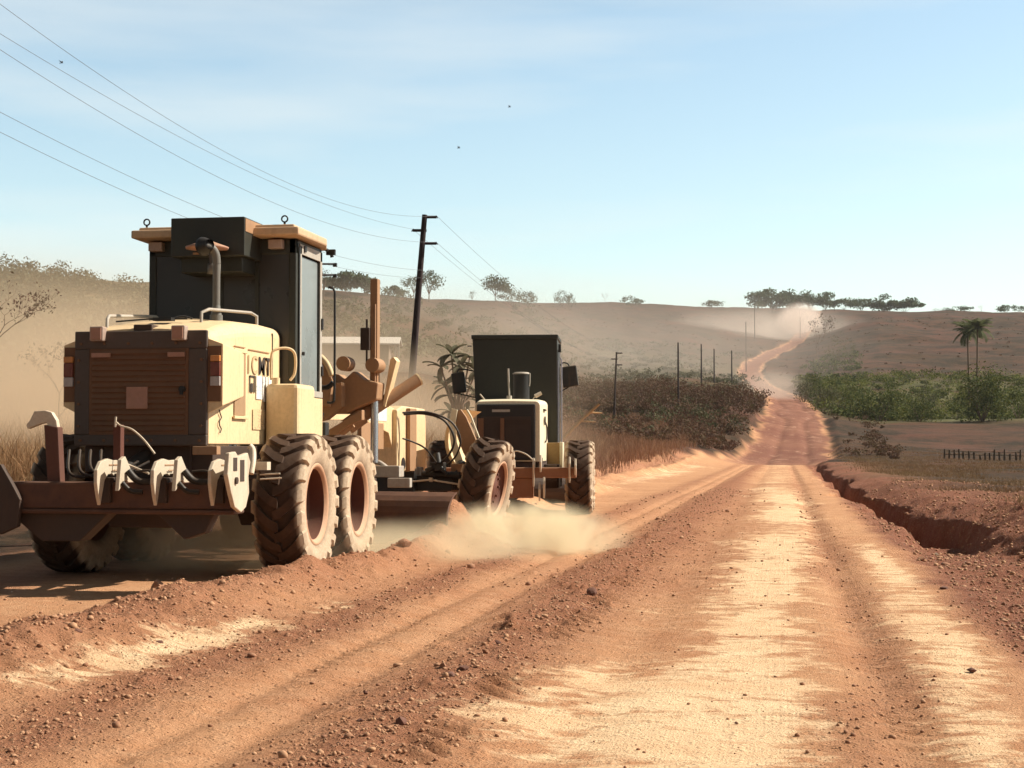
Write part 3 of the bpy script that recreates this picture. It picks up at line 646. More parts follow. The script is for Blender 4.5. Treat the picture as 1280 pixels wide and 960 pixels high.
# cab
b = MB()
for x in (-.80, .72): b.box(x, x + .08, .19, .28, 1.35, 3.38); b.box(x, x + .08, 1.02, 1.12, 1.35, 3.38)
b.box(-.80, .80, .19, .27, 1.30, 1.5).box(-.80, .80, .19, .26, 3.22, 3.38).box(-.80, .80, 1.04, 1.12, 3.22, 3.38).box(-.80, .80, 1.04, 1.12, 1.3, 1.78)
b.box(-.8, -.72, .28, 1.02, 3.24, 3.38).box(.72, .80, .28, 1.02, 3.24, 3.38).box(-.8, -.72, .28, 1.02, 1.3, 1.8)
cab = b.build('cab_frame', 'cabgreen', g, .012)
b = MB(); b.box(-.72, .72, .205, .225, 1.5, 3.22); b.build('rear_window', 'glassdark', cab)
b = MB(); b.box(-.02, .01, .19, .204, 1.5, 3.22).box(.36, .40, .19, .204, 1.5, 3.22); b.build('window_bar', 'cabgreen', cab)
b = MB(); b.box(.765, .785, .36, 1.0, 1.83, 3.22); b.build('side_window', 'glassside', cab)
b = MB(); b.box(-.785, -.765, .28, 1.02, 1.8, 3.24).box(-.72, .72, 1.06, 1.08, 1.78, 3.22); b.build('window', 'glassdark', cab)
b = MB(); b.box(.801, .812, .30, .355, 1.82, 3.32).box(.801, .812, 1.03, 1.10, 1.78, 3.34).box(.801, .812, .30, 1.10, 3.235, 3.34); b.build('door_frame', 'railgrey', cab, .003)
b = MB(); b.box(.801, .815, .262, .298, 1.8, 3.3); b.build('door_rubber', 'black', cab)
b = MB(); b.box(.72, .82, .29, 1.11, 1.76, 1.825); b.build('door_sill', 'railgrey', cab, .004)
b = MB(); b.box(.62, .812, .27, 1.14, 1.22, 1.755); b.build('cab_base_panel', 'cream', cab, .01)
for q in ((.83, 1.06, 1.10, 2.5, 2.62), (.83, 1.06, 1.10, 2.0, 2.1), (.828, .42, .48, 3.27, 3.33)): MB().box(.812, *q).build('door_hinge', 'black', cab)
MB().cyl((.815, .37, 2.2), (.84, .37, 2.2), .02, n=8).build('door_latch', 'black', cab)
# seat and steering inside
b = MB(); b.box(-.25, .3, .45, .55, 1.9, 2.7).box(-.25, .3, .5, .95, 1.8, 1.95); b.build('seat', 'black', cab, .03)
# roof
def roof_prof(x0, x1): return [(x0, -.02), (x1, -.02), (x1, .95), (x1 - .07 * (1 if x1 > .5 else 0), 1.25), (x0 + .07 * (1 if x0 < -.5 else 0), 1.25), (x0, .95)]
b = MB(); b.prism([(-.90, -.06), (.90, -.06), (.92, .9), (.80, 1.3), (-.80, 1.3), (-.92, .9)], 3.385, 3.47, 'z'); b.prism([(-.84, 0), (.84, 0), (.84, .9), (.72, 1.2), (-.72, 1.2), (-.84, .9)], 3.46, 3.505, 'z')
roof = b.build('cab_roof', 'cream2', g, .018) if 'cream2' in M else b.build('cab_roof', 'cream', g, .018)
b = MB(); b.box(.80, .90, 1.28, 1.32, 3.34, 3.40); b.tube([(.80, 1.25, 3.40), (.84, 1.34, 3.37), (.85, 1.35, 3.32)], .02); b.build('gutter_end', 'black', roof)
for x, y in ((-.77, .05), (.72, .05)):
    b = MB(); b.cyl((x, y, 3.5), (x, y, 3.535), .012, n=8); pts = arc((x, 3.565), .032, -90, 270, 16, 'xz', y); b.tube(pts, .0085, 6); b.build('lifting_eye', 'black', roof)
for x in (-.70, .60):
    MB().box(x - .075, x + .075, .10, .19, 3.27, 3.365).build('roof_work_lamp', 'lamp', roof, .008)
ac = MB().box(-.36, .42, -.32, .30, 3.15, 3.545).box(-.30, .36, -.2, .2, 3.0, 3.16).build('air_conditioner', 'cabgreen', g, .01)
MB().box(.4205, .425, -.30, .28, 3.40, 3.53).build('side_vent', 'brown', ac)
MB().box(-.12, -.03, -.328, -.32, 3.17, 3.19).build('badge', 'brown', ac)
# tank, steps
b = MB(); b.box(.655, 1.0, -.36, .24, 1.2, 1.86); tk = b.build('side_tank', 'cream', g, .045)
b = MB(); b.tube(smoothpath([(.70, -.3, 1.9), (.70, -.3, 2.12), (.73, -.28, 2.2), (.84, -.2, 2.22), (.90, -.15, 2.16), (.90, -.15, 1.98), (.86, -.18, 1.90)], 5), .014); b.cyl((.75, -.3, 1.85), (.75, -.3, 1.92), .04, n=10); b.build('grab_handle', 'cream', tk)
b = MB(); b.tube(smoothpath([(.84, 1.25, 2.98), (.9, 1.25, 2.95), (.91, 1.25, 2.8), (.91, 1.25, 1.85), (.89, 1.25, 1.72), (.83, 1.25, 1.72)], 6), .013); b.build('door_handrail', 'black', g)
for q in (3.22, 3.10): MB().cyl((.79, 1.1, q), (.93, 1.22, q + .01), .012, n=6).box(.90, .94, 1.2, 1.24, q - .02, q + .02).build('mirror_bracket', 'black', g)
MB().box(.58, .84, 1.15, 1.3, 1.05, 1.5).build('front_step', 'black', g, .01)
MB().tube(arc((.78, 2.0), .12, 100, 330, 10, 'xz', 1.3), .028).build('loop_hose', 'black', g)
# ------------- ripper
rip = MB().box(-1.12, 1.2, -2.78, -2.52, .70, .93).box(-1.12, 1.2, -2.80, -2.5, .66, .70).build('ripper_beam', 'ripbrown', g, .02) if 'ripbrown' in M else MB().box(-1.12, 1.2, -2.78, -2.52, .70, .93).box(-1.12, 1.2, -2.80, -2.5, .66, .70).build('ripper_beam', 'dark', g, .02)
for x in (-.5, .5):
    MB().prism([(-2.6, .95), (-2.5, .78), (-1.75, .62), (-1.75, .85)], x - .05, x + .05).build('lift_arm', 'dark', g, .008)
MB().cyl((0, -2.5, .95), (0, -1.8, 1.15), .06).cyl((.25, -2.5, .8), (.25, -1.8, .9), .05).build('ripper_cylinder', 'black', g)
MB().prism([(-.9, .70), (-.55, .42), (-.2, .42), (.1, .70)], -2.72, -2.5, 'y').prism([(.42, .70), (.72, .44), (.9, .5), (1.0, .70)], -2.66, -2.5, 'y').build('hitch_plate', 'dark', g, .01)
sh = [(-3.14, .70), (-3.08, .86), (-3.04, .96), (-2.96, 1.02), (-2.86, 1.03), (-2.70, .965), (-2.62, 1.0), (-2.62, 1.07), (-2.66, 1.10), (-2.60, 1.13), (-2.66, 1.175), (-2.80, 1.17), (-2.96, 1.19), (-3.14, 1.16), (-3.23, 1.07), (-3.235, .94), (-3.19, .80)]
xs = [-.10, .40, .90]
shp = MB().prism(sh, -.016, .016).build('ripper_shank', 'steel', g, .006)
MB().box(.0165, .021, -2.94, -2.68, 1.115, 1.128).box(.027, .033, -2.88, -2.72, 1.06, 1.07).build('cast_groove', 'brown', shp)
MB().box(-.06, .06, -2.80, -2.55, .90, 1.03).box(-.05, .05, -3.0, -2.78, .72, .99).build('shank_pocket', 'dark', shp, .01)
for i, x in enumerate(xs):
    o = shp if i == 0 else copy_tree(shp, g); o.location = (x + .17, -.43, .178); o.scale = (1, .8, .8)
# triangular brackets with hoses
for x in (.215, .715):
    b = MB(); b.prism([(-2.95, .86), (-2.9, 1.12), (-2.82, 1.15), (-2.6, .95), (-2.62, .88), (-2.8, .95)], x, x + .035).build('ripper_bracket', 'steel', g, .004)
    b = MB(); b.tube(smoothpath([(x + .05, -2.8, 1.03), (x + .12, -2.78, .95), (x + .22, -2.76, .93), (x + .33, -2.74, .95)], 5), .03); b.tube(smoothpath([(x + .04, -2.9, .93), (x + .1, -2.86, .86), (x + .2, -2.84, .85)], 5), .022)
    b.tube(smoothpath([(x + .1, -2.75, 1.02), (x + .25, -2.75, 1.02), (x + .34, -2.75, .9)], 5), .01); b.build('hydraulic_hose', 'hose', g)
# big end claw at the right
b = MB(); b.prism([(-2.78, .68), (-2.94, .73), (-3.03, .85), (-3.12, 1.0), (-3.08, 1.18), (-2.93, 1.19), (-2.86, 1.15), (-2.62, 1.18), (-2.55, 1.1), (-2.60, .98), (-2.58, .84), (-2.66, .72)], 1.225, 1.265)
ec = b.build('end_claw', 'steel', g, .008)
MB().box(1.264, 1.269, -2.99, -2.90, 1.03, 1.14).box(1.264, 1.269, -2.82, -2.72, .94, 1.12).cyl((1.26, -2.93, .95), (1.282, -2.93, .95), .03, n=10).build('claw_slot', 'dark', ec)
b = MB(); b.tube(smoothpath([(1.2, -2.4, 1.24), (1.23, -2.4, 1.2), (1.25, -2.45, 1.1), (1.25, -2.5, 1.0)], 5), .028).box(1.26, 1.36, -2.4, -2.3, 1.03, 1.1).cyl((1.28, -2.35, .99), (1.46, -2.35, 1.0), .008, n=6).cyl((1.28, -2.35, .95), (1.46, -2.3, .96), .008, n=6).build('linkage', 'steel', g)
# raised left shank, beak shaped
T = Matrix.Identity(4)
b = MB(); b.prism([(-.72, 1.385), (-.60, 1.43), (-.545, 1.44), (-.50, 1.35), (-.47, 1.22), (-.44, 1.38), (-.455, 1.46), (-.50, 1.53), (-.56, 1.545), (-.66, 1.54), (-.70, 1.46), (-.735, 1.42)], -2.66, -2.60, 'y').build('raised_tip', 'steel', g, .006)
b = MB(); b.prism([(-.56, 1.42), (-.43, 1.40), (-.40, .9), (-.52, .9)], -2.68, -2.58, 'y').build('raised_shank', 'brownred', g, .008) if 'brownred' in M else b.prism([(-.56, 1.42), (-.43, 1.40), (-.40, .9), (-.52, .9)], -2.68, -2.58, 'y').build('raised_shank', 'dark', g, .008)
for x0 in (-.98, -1.18):
    MB().prism([(x0, .62), (x0 - .02, 1.0), (x0 + .05, 1.08), (x0 + .12, 1.08), (x0 + .22, .92), (x0 + .30, .78), (x0 + .28, .55), (x0 + .12, .48)], -2.86, -2.80 + .01 * (x0 < -1.1), 'y').build('left_claw', 'dark', g, .008)
# upright post with cable
MB().box(.04, .11, -2.6, -2.52, .95, 1.42).build('upright_post', 'rim', g, .006)
MB().tube(smoothpath([(.08, -2.62, 1.44), (.12, -2.62, 1.41), (.22, -2.62, 1.38), (.33, -2.62, 1.29), (.43, -2.62, 1.17)], 6), .009, 6).tube([(.06, -2.6, 1.4), (.065, -2.6, 1.49)], .01).tube(smoothpath([(.05, -2.55, 1.12), (.2, -2.5, 1.05), (.35, -2.55, 1.0)], 5), .01).build('cable', 'steel', g)
MB().box(.53, .76, -2.0, -1.9, 1.16, 1.235).build('bumper_bracket', 'brown', g, .006)
b = MB()
for k in range(4): b.tube(smoothpath([(-.5 + .1 * k, -2.3, 1.2), (-.4 + .1 * k, -2.5, 1.0 + .02 * k), (-.2 + .08 * k, -2.5, .98), (-.05 + .1 * k, -2.3, 1.1)], 5), .014, 6)
b.build('hydraulic_hose', 'hose', g)
# ------------- front frame, articulated to the right
FA = R(-4.2)
fe = Matrix.Translation((0, 1.25, 0)) @ Matrix.Rotation(FA, 4, 'Z')
def F_(b, name, mat, bev=.01, par=None):
    b.v = [fe @ q for q in b.v]; return b.build(name, mat, par or g, bev)
b = MB(); b.prism([(0, .85), (0, 1.5), (.8, 1.75), (1.6, 1.95), (3.1, 1.92), (4.45, 1.76), (4.45, 1.1), (4.2, 1.42), (3.2, 1.58), (1.5, 1.55), (.7, 1.2), (.4, .85)], -.17, .17)
ffr = F_(b, 'front_frame', 'cream')
b = MB(); b.box(.14, .20, 3.0, 3.9, 1.2, 1.55); F_(b, 'frame_gusset', 'brown')
b = MB(); b.prism([(4.35, .92), (4.35, 1.74), (4.6, 1.80), (5.65, 1.78), (5.7, 1.6), (5.7, .85)], -.24, .24); F_(b, 'front_bolster', 'cream', .02)
b = MB(); b.box(.242, .30, 4.75, 5.05, .9, 1.77); F_(b, 'bolster_rib', 'brown', .006)
b = MB(); b.cyl((.235, 4.62, 1.0), (.245, 4.62, 1.0), .09, n=16); F_(b, 'bolster_hole', 'black')
s = MB().box(.171, .176, 3.35, 4.1, 1.58, 1.85); F_(s, 'frame_sticker', 'printed')
# saddle, lift cylinders
b = MB(); b.prism([(-.55, 1.62), (.62, 1.62), (.80, 1.70), (1.0, 1.78), (1.02, 1.98), (.84, 2.02), (.72, 2.12), (.60, 2.02), (.52, 2.08), (.32, 2.12), (-.5, 2.05)], 1.22, 1.48, 'y'); F_(b, 'saddle', 'brown', .02)
b = MB(); b.prism([(.10, 2.0), (.62, 1.98), (.62, 1.7), (.42, 1.55), (.2, 1.5), (-.1, 1.6)], 1.1, 1.25, 'y').cyl((.63, 1.1, 2.2), (.63, 1.3, 2.2), .085).cyl((.97, 1.15, 2.18), (.97, 1.4, 2.18), .085); F_(b, 'saddle_bracket', 'brown', .01)
b = MB(); b.tube(smoothpath([(.22, .9, 2.35), (.36, .9, 2.32), (.5, .9, 2.2), (.57, .9, 2.05)], 6), .035); F_(b, 'curved_guard', 'cream')
b = MB(); b.prism([(.1, 2.35), (.28, 2.34), (.45, 2.22), (.54, 2.0), (.5, 1.7), (.1, 1.7)], 1.0, 1.08, 'y'); F_(b, 'guard_plate', 'brown', .01)
for x in (.93, -.85):
    b = MB(); b.box(x - .045, x + .045, 1.32, 1.42, 1.93, 3.2).cyl((x + .03, 1.28, 1.95), (x + .03, 1.28, 2.9), .014, n=6); b.cyl((x, 1.36, 1.88), (x, 1.36, 1.95), .085); cy = F_(b, 'lift_cylinder', 'cylyellow' if 'cylyellow' in M else 'brown', .018)
    b = MB(); b.cyl((x, 1.36, 1.05), (x, 1.36, 1.9), .045); F_(b, 'cylinder_rod', 'chrome', 0, cy)
    b = MB(); b.box(x - .13, x - .02, 1.22, 1.28, 2.36, 2.62).cyl((x - .06, 1.25, 2.15), (x - .06, 1.25, 2.72), .014, n=6); F_(b, 'cylinder_valve', 'dark', .006, cy)
b = MB(); b.prism([(1.0, 1.72), (1.09, 2.26), (1.13, 2.29), (1.17, 2.24), (1.08, 1.9), (1.03, 1.7)], 1.45, 1.6, 'y'); F_(b, 'saddle_flank', 'cream', .006)
b = MB(); b.cyl((.72, 1.35, 1.55), (1.34, 1.75, 2.03), .075); b.cyl((.62, 1.3, 1.47), (.78, 1.38, 1.6), .1); F_(b, 'side_shift_cylinder', 'brown')
b = MB(); b.cyl((1.34, 1.75, 2.03), (1.355, 1.76, 2.04), .077); F_(b, 'cylinder_cap', 'cream')
b = MB(); b.prism([(.48, 1.42), (.9, 1.66), (.9, 1.54), (.74, 1.48), (.60, 1.38), (.3, 1.15)], 1.0, 1.1, 'y'); b.cyl((.35, 1.05, 1.2), (.75, 1.1, 1.5), .05); F_(b, 'link_bar', 'brown')
b = MB()
for k in range(3): b.tube(smoothpath([(.30, .7, 1.5 - .05 * k), (.45, .7, 1.48 - .06 * k), (.52, .75, 1.62)], 5), .016, 6)
F_(b, 'hydraulic_hose', 'hose', 0)
b = MB(); b.box(.30, .72, .5, .62, 1.0, 1.32); F_(b, 'frame_side_plate', 'lightdust' if 'lightdust' in M else 'cream', .01)
# drawbar, circle, blade
b = MB(); b.prism([(-.1, 1.0), (.1, 1.0), (.7, 2.9), (-.7, 2.9)][::-1], .70, .82, 'z', T=Matrix.Translation((0, 4.9, 0)) @ Matrix.Rotation(PI, 4, 'Z')); F_(b, 'drawbar', 'dark', .01)
b = MB(); b.lathe([(.58, .66), (.70, .66), (.70, .54), (.58, .54), (.58, .66)], T=Matrix.Translation((0, 1.95, 0)), axis='z', n=36); F_(b, 'circle_gear', 'dark')
b = MB(); b.box(.5, .9, 2.4, 2.6, .86, 1.0).tube(smoothpath([(.45, 2.5, .95), (.6, 2.45, 1.05), (.8, 2.5, .9)], 5), .03); F_(b, 'circle_drive', 'railgrey', .01)
b = MB(); b.box(.58, .88, 2.9, 3.0, .72, .84); F_(b, 'drive_box', 'railgrey', .01)
mb = MB(); T = fe @ Matrix.Translation((.35, 1.95, 0)) @ Matrix.Rotation(R(-14), 4, 'Z')
prof = []
for k in range(11):
    a = R(-62 + 124 * k / 10); prof.append((.30 - .42 * math.cos(a) , .38 + .36 * math.sin(a)))
prof += [(p[0] + .035, p[1]) for p in prof[::-1]]
mb.prism(prof, -1.8, 1.5, 'x', T); mb.build('moldboard', 'ripbrown', g, 0)
MB().box(-1.8, 1.5, .10, .13, .01, .09, T).build('cutting_edge', 'steel', g)
# front axle & wheels
b = MB(); b.box(-.95, .98, 5.05, 5.3, .62, .84).box(-.3, .3, 4.95, 5.4, .60, .95).cyl((.4, 5.0, .86), (.95, 5.0, .84), .05).cyl((.9, 5.0, .78), (.9, 5.25, 1.0), .07); F_(b, 'front_axle', 'black', .015)
b = MB(); b.cyl((.15, 4.9, .74), (.55, 4.9, .78), .013, n=8).cyl((.55, 4.9, .78), (.95, 4.9, .72), .013, n=8).cyl((.12, 4.9, .74), (.18, 4.9, .742), .03, n=8).cyl((.53, 4.9, .78), (.58, 4.9, .78), .03, n=8); F_(b, 'tie_rod', 'steel', 0)
b = MB(); b.cyl((.98, 5.0, .92), (.98, 5.25, .92), .075).box(.8, 1.02, 5.05, 5.25, .5, 1.0); F_(b, 'kingpin', 'brown', .01)
for sgn, flip in ((1, 1), (-1, -1)):
    w = make_wheel(g, w=.44, flip=flip, dish=.05); p = fe @ Vector((sgn * 1.24 + .04, 5.15, .68)); w.rotation_mode = 'ZYX'
    w.location = p; w.rotation_euler = (.1 * sgn, R(10), FA + R(-1.5))
# hoses & valve on the front
b = MB(); b.tube(smoothpath([(.30, 4.45, 1.68), (.55, 4.6, 1.69), (.80, 4.7, 1.6), (.93, 4.75, 1.36), (.86, 4.8, 1.15), (.66, 4.9, .98)], 7), .017, 7)
b.tube(smoothpath([(.30, 4.4, 1.70), (.6, 4.6, 1.71), (.9, 4.7, 1.58), (1.02, 4.75, 1.34), (.95, 4.8, 1.12), (.78, 4.9, .98)], 7), .014, 7)
b.tube(smoothpath([(.30, 4.4, 1.35), (.45, 4.5, 1.29), (.58, 4.6, 1.2), (.66, 4.8, 1.02)], 6), .013, 6); F_(b, 'hydraulic_hose', 'hose', 0)
b = MB(); b.box(.55, .75, 4.85, 5.0, .9, 1.02).cyl((.68, 4.85, 1.0), (.64, 4.9, 1.14), .05, n=8).cyl((.6, 4.85, .95), (.5, 4.85, .9), .04, n=8).cyl((.72, 4.84, .95), (.8, 4.84, .86), .03, n=8); F_(b, 'hydraulic_valve', 'black', .01)
# curved end plate of the front scraper
b = MB(); cc = []
for k in range(13):
    a = R(110 + 140 * k / 12); cc.append((1.36 + .36 * math.cos(a), 1.33 + .46 * math.sin(a)))
cc2 = [(p[0] + .05, p[1]) for p in cc[::-1]]
b.prism(cc + cc2, 6.6, 7.9, 'y'); dz = b.build('front_scraper', 'cream', g, 0)
b = MB(); b.prism([(1.16, 1.72), (1.24, 1.77), (1.32, 1.66), (1.48, 1.3), (1.56, 1.12), (1.42, .9), (1.28, 1.15), (1.22, 1.3), (1.18, 1.42)], 6.54, 6.60, 'y').build('end_plate', 'brown', dz, .008)
b = MB(); b.prism([(1.12, 1.78), (1.20, 1.76), (1.17, 1.55), (1.19, 1.3), (1.34, .86), (1.22, .86), (1.12, 1.2), (1.08, 1.5)], 6.50, 6.53, 'y')
b.tube([(1.34, 6.5, 1.76), (1.40, 6.5, 1.66), (1.46, 6.5, 1.5), (1.54, 6.5, 1.3)], .014); b.build('plate_edge', 'white_paint', dz)

# ================================================================== GRADER 2
G2 = empty('road_grader', (-5.03, 29.85, 0), R(5.5)); g = G2
tag(G2, 'white and black motor grader ahead of the cream one, wide mirrors beside its dark cab', 'road grader', 'motor graders at work on the road')
MB().box(-.42, .42, -1.7, 6.2, .78, 1.1).box(-.6, .6, -1.7, -.1, .95, 1.05).build('chassis', 'dark', g, .01)
for sgn in (-1, 1):
    b = MB(); b.prism([(-1.02, .62), (-.9, .48), (.9, .48), (1.02, .62), (1.02, .8), (.85, .92), (-.85, .92), (-1.02, .8)], sgn * .60, sgn * .86); b.build('tandem_case', 'dark', g, .015)
for sgn in (1, -1):
    for y, sp in ((-.78, .05), (.76, .22)):
        w = copy_tree(wproto if sgn > 0 else wl, g); w.location = (sgn * 1.25, y, .68); w.rotation_euler = (sp, 0, 0)
for sgn in (1, -1):
    w = copy_tree(wproto if sgn > 0 else wl, g); w.location = (sgn * 1.0, 6.0, .68)
hb = hood_loft([(-1.75, .58, .98, 2.05, .08, .01), (-1.2, .60, .98, 2.10, .10, .01), (.2, .62, .98, 2.12, .10, .01)])
hood2 = hb.build('engine_hood', 'white_paint', g, .006)
b = MB(); b.box(-.545, .50, -1.80, -1.752, 1.0, 2.0); rg = b.build('radiator_surround', 'black', g, .05)
b = MB(); b.box(-.47, .42, -1.815, -1.801, 1.05, 1.78)
for k in range(14): b.box(-.47, .42, -1.83, -1.815, 1.07 + k * .05, 1.085 + k * .05)
gg = b.build('radiator_grille', 'dark', g)
MB().box(-.12, -.05, -1.855, -1.832, 1.2, 1.75).box(-.52, -.42, -1.84, -1.80, 1.1, 1.75).build('radiator_strut', 'grille', gg)
MB().box(-.27, .05, -1.815, -1.801, 1.86, 1.905).build('nameplate', 'railgrey', rg)
b = MB(); b.cyl((.615, -.9, 1.72), (.64, -.9, 1.72), .08, n=14).box(.605, .64, -1.1, -.6, 1.9, 1.93); b.tube(smoothpath([(.62, -.7, 1.7), (.64, -.5, 1.6), (.64, -.5, 1.4), (.63, -.75, 1.33)], 5), .015, 6); b.build('filler_cap', 'dark', hood2)
b = MB(); b.cyl((-.03, -.9, 2.1), (-.03, -.9, 2.18), .05).cyl((-.03, -.9, 2.16), (-.05, -.9, 2.68), .018).build('exhaust_pipe', 'railgrey', g)
b = MB(); b.cyl((.18, -.7, 2.1), (.18, -.7, 2.6), .15, n=18); ai = b.build('air_cleaner', 'black', g)
MB().lathe([(2.6, .001), (2.62, .12), (2.60, .165), (2.58, .16)], T=Matrix.Translation((.18, -.7, 0)), axis='z', n=20).tube([(.34, -.75, 2.6), (.34, -.75, 2.45), (.33, -.75, 2.36)], .012).build('cleaner_rim', 'railgrey', ai)
MB().tube([(-.42, -1.2, 2.05), (-.55, -1.1, 2.2)], .014).build('hood_hook', 'steel', g)
b = MB(); b.tube([(.38, -1.2, 2.05), (.46, -1.15, 2.16)], .012); b.cyl((.46, -1.15, 2.16), (.57, -1.12, 2.22), .04, .035, n=10); b.build('hood_hook', 'steel', g)
# cab, wider at the top
b = MB(); cx = .0
vs = [(cx - .72, .30, 1.0), (cx + .80, .30, 1.0), (cx + .80, 1.6, 1.0), (cx - .72, 1.6, 1.0), (cx - .82, .22, 3.30), (cx + .80, .22, 3.30), (cx + .80, 1.7, 3.30), (cx - .82, 1.7, 3.30)]
b.add(vs, [(3, 2, 1, 0), (4, 5, 6, 7), (0, 1, 5, 4), (1, 2, 6, 5), (2, 3, 7, 6), (3, 0, 4, 7)])
cab2 = b.build('cab_shell', 'cabgreen', g, .01)
MB().box(cx - .66, cx + .70, .24, .262, 1.7, 3.05, Matrix.Rotation(R(-2), 4, 'X') @ Matrix.Translation((0, -.0, .01))).build('rear_window', 'glassdark', cab2)
MB().box(cx + .802, cx + .812, .45, 1.35, 1.5, 3.1).build('side_window', 'glassside2', cab2)
b = MB(); b.box(cx + .802, cx + .82, .36, .44, 1.1, 2.9); b.tube([(cx + .85, .30, 2.95), (cx + .88, .30, 2.9), (cx + .88, .30, 1.2), (cx + .84, .3, 1.12)], .014); b.build('door_pillar', 'steelblue' if 'steelblue' in M else 'railgrey', cab2)
b = MB(); b.box(cx - .84, cx + .82, .18, 1.75, 3.30, 3.38); b.build('cab_roof', 'cabgreen', g, .015)
MB().box(cx + .82, cx + .87, .3, .4, 3.05, 3.2).box(cx - .92, cx - .84, .25, .28, 3.16, 3.18).build('roof_lamp', 'black', g)
for sgn, px_, yy in ((1, .98, 1.3), (-1, -1.22, 1.3)):
    b = MB(); c_ = (px_, yy, 2.62 if sgn > 0 else 2.5); wd = .30 if sgn > 0 else .26
    b.prism([(c_[0] - wd / 2, c_[2] + .19), (c_[0] + wd / 2, c_[2] + .23), (c_[0] + wd / 2 + .05, c_[2] - .17), (c_[0] - wd / 2 + .05, c_[2] - .22)], yy - .05, yy + .06, 'y')
    mo = b.build('mirror', 'mirrorback', g, .02)
    b = MB(); b.tube(smoothpath([(cx + sgn * .80, yy, c_[2] + .22), (c_[0] - sgn * .1, yy, c_[2] + .28), (c_[0], yy, c_[2] + .24), (c_[0], yy, c_[2] + .1)], 5), .014); b.tube([(cx + sgn * .8, yy, c_[2] - .3), (c_[0], yy, c_[2] - .2)], .012); b.build('mirror_arm', 'black', mo)
# step box
MB().box(.62, .86, -.1, .5, .88, 1.32).build('step_box', 'ochre' if 'ochre' in M else 'brown', g, .01)
MB().box(.861, .92, -.12, .5, .85, 1.33).build('step_side', 'white_paint', g, .008)
# ripper of the second
MB().box(-1.1, 1.25, -2.45, -2.25, .70, .88).box(-1.0, .5, -2.4, -2.2, .35, .70).build('ripper_beam', 'ripbrown2' if 'ripbrown2' in M else 'brown', g, .02)
MB().prism([(-2.35, .85), (-2.3, .65), (-1.6, .5), (-1.6, .75)], -.45, -.35).prism([(-2.35, .85), (-2.3, .65), (-1.6, .5), (-1.6, .75)], .35, .45).build('lift_arm', 'dark', g, .006)
for x, z0, z1 in ((.50, .55, 1.03), (.62, .8, 1.08), (1.12, .62, 1.05), (1.22, .75, 1.02), (.68, .35, .7), (.60, .3, .6)):
    MB().prism([(-2.55, z0), (-2.42, z0 + .12), (-2.36, z1 - .1), (-2.40, z1), (-2.56, z1 + .02), (-2.62, z1 - .1)], x, x + .03).build('ripper_shank', 'steel', g, .004)
b = MB(); b.tube(smoothpath([(.05, -2.3, .9), (.15, -2.3, 1.15), (.35, -2.3, 1.12), (.5, -2.3, 1.0)], 6), .012); b.tube(smoothpath([(-.2, -2.3, .9), (-.02, -2.3, 1.0), (.05, -2.3, .9)], 6), .012); b.cyl((.1, -2.3, .88), (.08, -2.3, 1.2), .02); b.build('hydraulic_hose', 'steel', g)
T = Matrix.Translation((0, 3.1, 0)) @ Matrix.Rotation(R(20), 4, 'Z')
mb = MB(); mb.prism(prof, -1.3, 1.3, 'x', T); mb.build('moldboard', 'dark', g)
MB().prism([(2.0, 1.4), (2.6, 1.9), (5.8, 1.75), (6.3, 1.2), (6.2, .9), (5.6, 1.4), (2.8, 1.5), (2.0, 1.1)], -.16, .16).build('front_frame', 'white_paint', g, .01)

# ------------------------------------------------------------------ rocks and clods
def rock_mesh(r, seed, flat=.75):
    bm = bmesh.new(); bmesh.ops.create_icosphere(bm, subdivisions=2, radius=r); rr = random.Random(seed)
    dirs = [Vector((rr.uniform(-1, 1), rr.uniform(-1, 1), rr.uniform(-1, 1))).normalized() for _ in range(12)]
    for v in bm.verts:
        for d in dirs:
            k = v.co.dot(d) - r * .55
            if k > 0: v.co -= d * k * .97
        v.co *= 1 + rr.uniform(-.03, .03); v.co.z *= flat
    me = bpy.data.meshes.new('rock'); bm.to_mesh(me); bm.free(); return me
def rock_mat(n, c):
    t = NT(n); v = t.obj(); a = t.noise(14, 5, .7, v); t.col(t.mix(t.ramp(a, .3, .7), c, tuple(x * .6 for x in c))); t.b.inputs['Roughness'].default_value = .95; t.bump(a, .5, .02); return t.m
RK = rock_mat('red_soil_clod', (.34, .165, .09)); RKD = rock_mat('dark_laterite_stone', (.17, .075, .05))
def rock(px, py, w, label, seed, flat=.75, mat=None, z0=.02):
    X, Y, Z = ray(px, py); t = (z0 - CH) / Z; x, y = X * t, Y * t
    for _ in range(4):
        t = (gz(x, y) - CH) / Z; x, y = X * t, Y * t
    r = w / F * math.hypot(x, y) / 2
    me = rock_mesh(r, seed, flat); o = bpy.data.objects.new('rock', me); C.objects.link(o); me.materials.append(mat or RK)
    o.location = (x, y, gz(x, y) + r * flat * .45); o.rotation_euler = (0, 0, seed); tag(o, label, 'rock', 'clods and stones lying on the road')
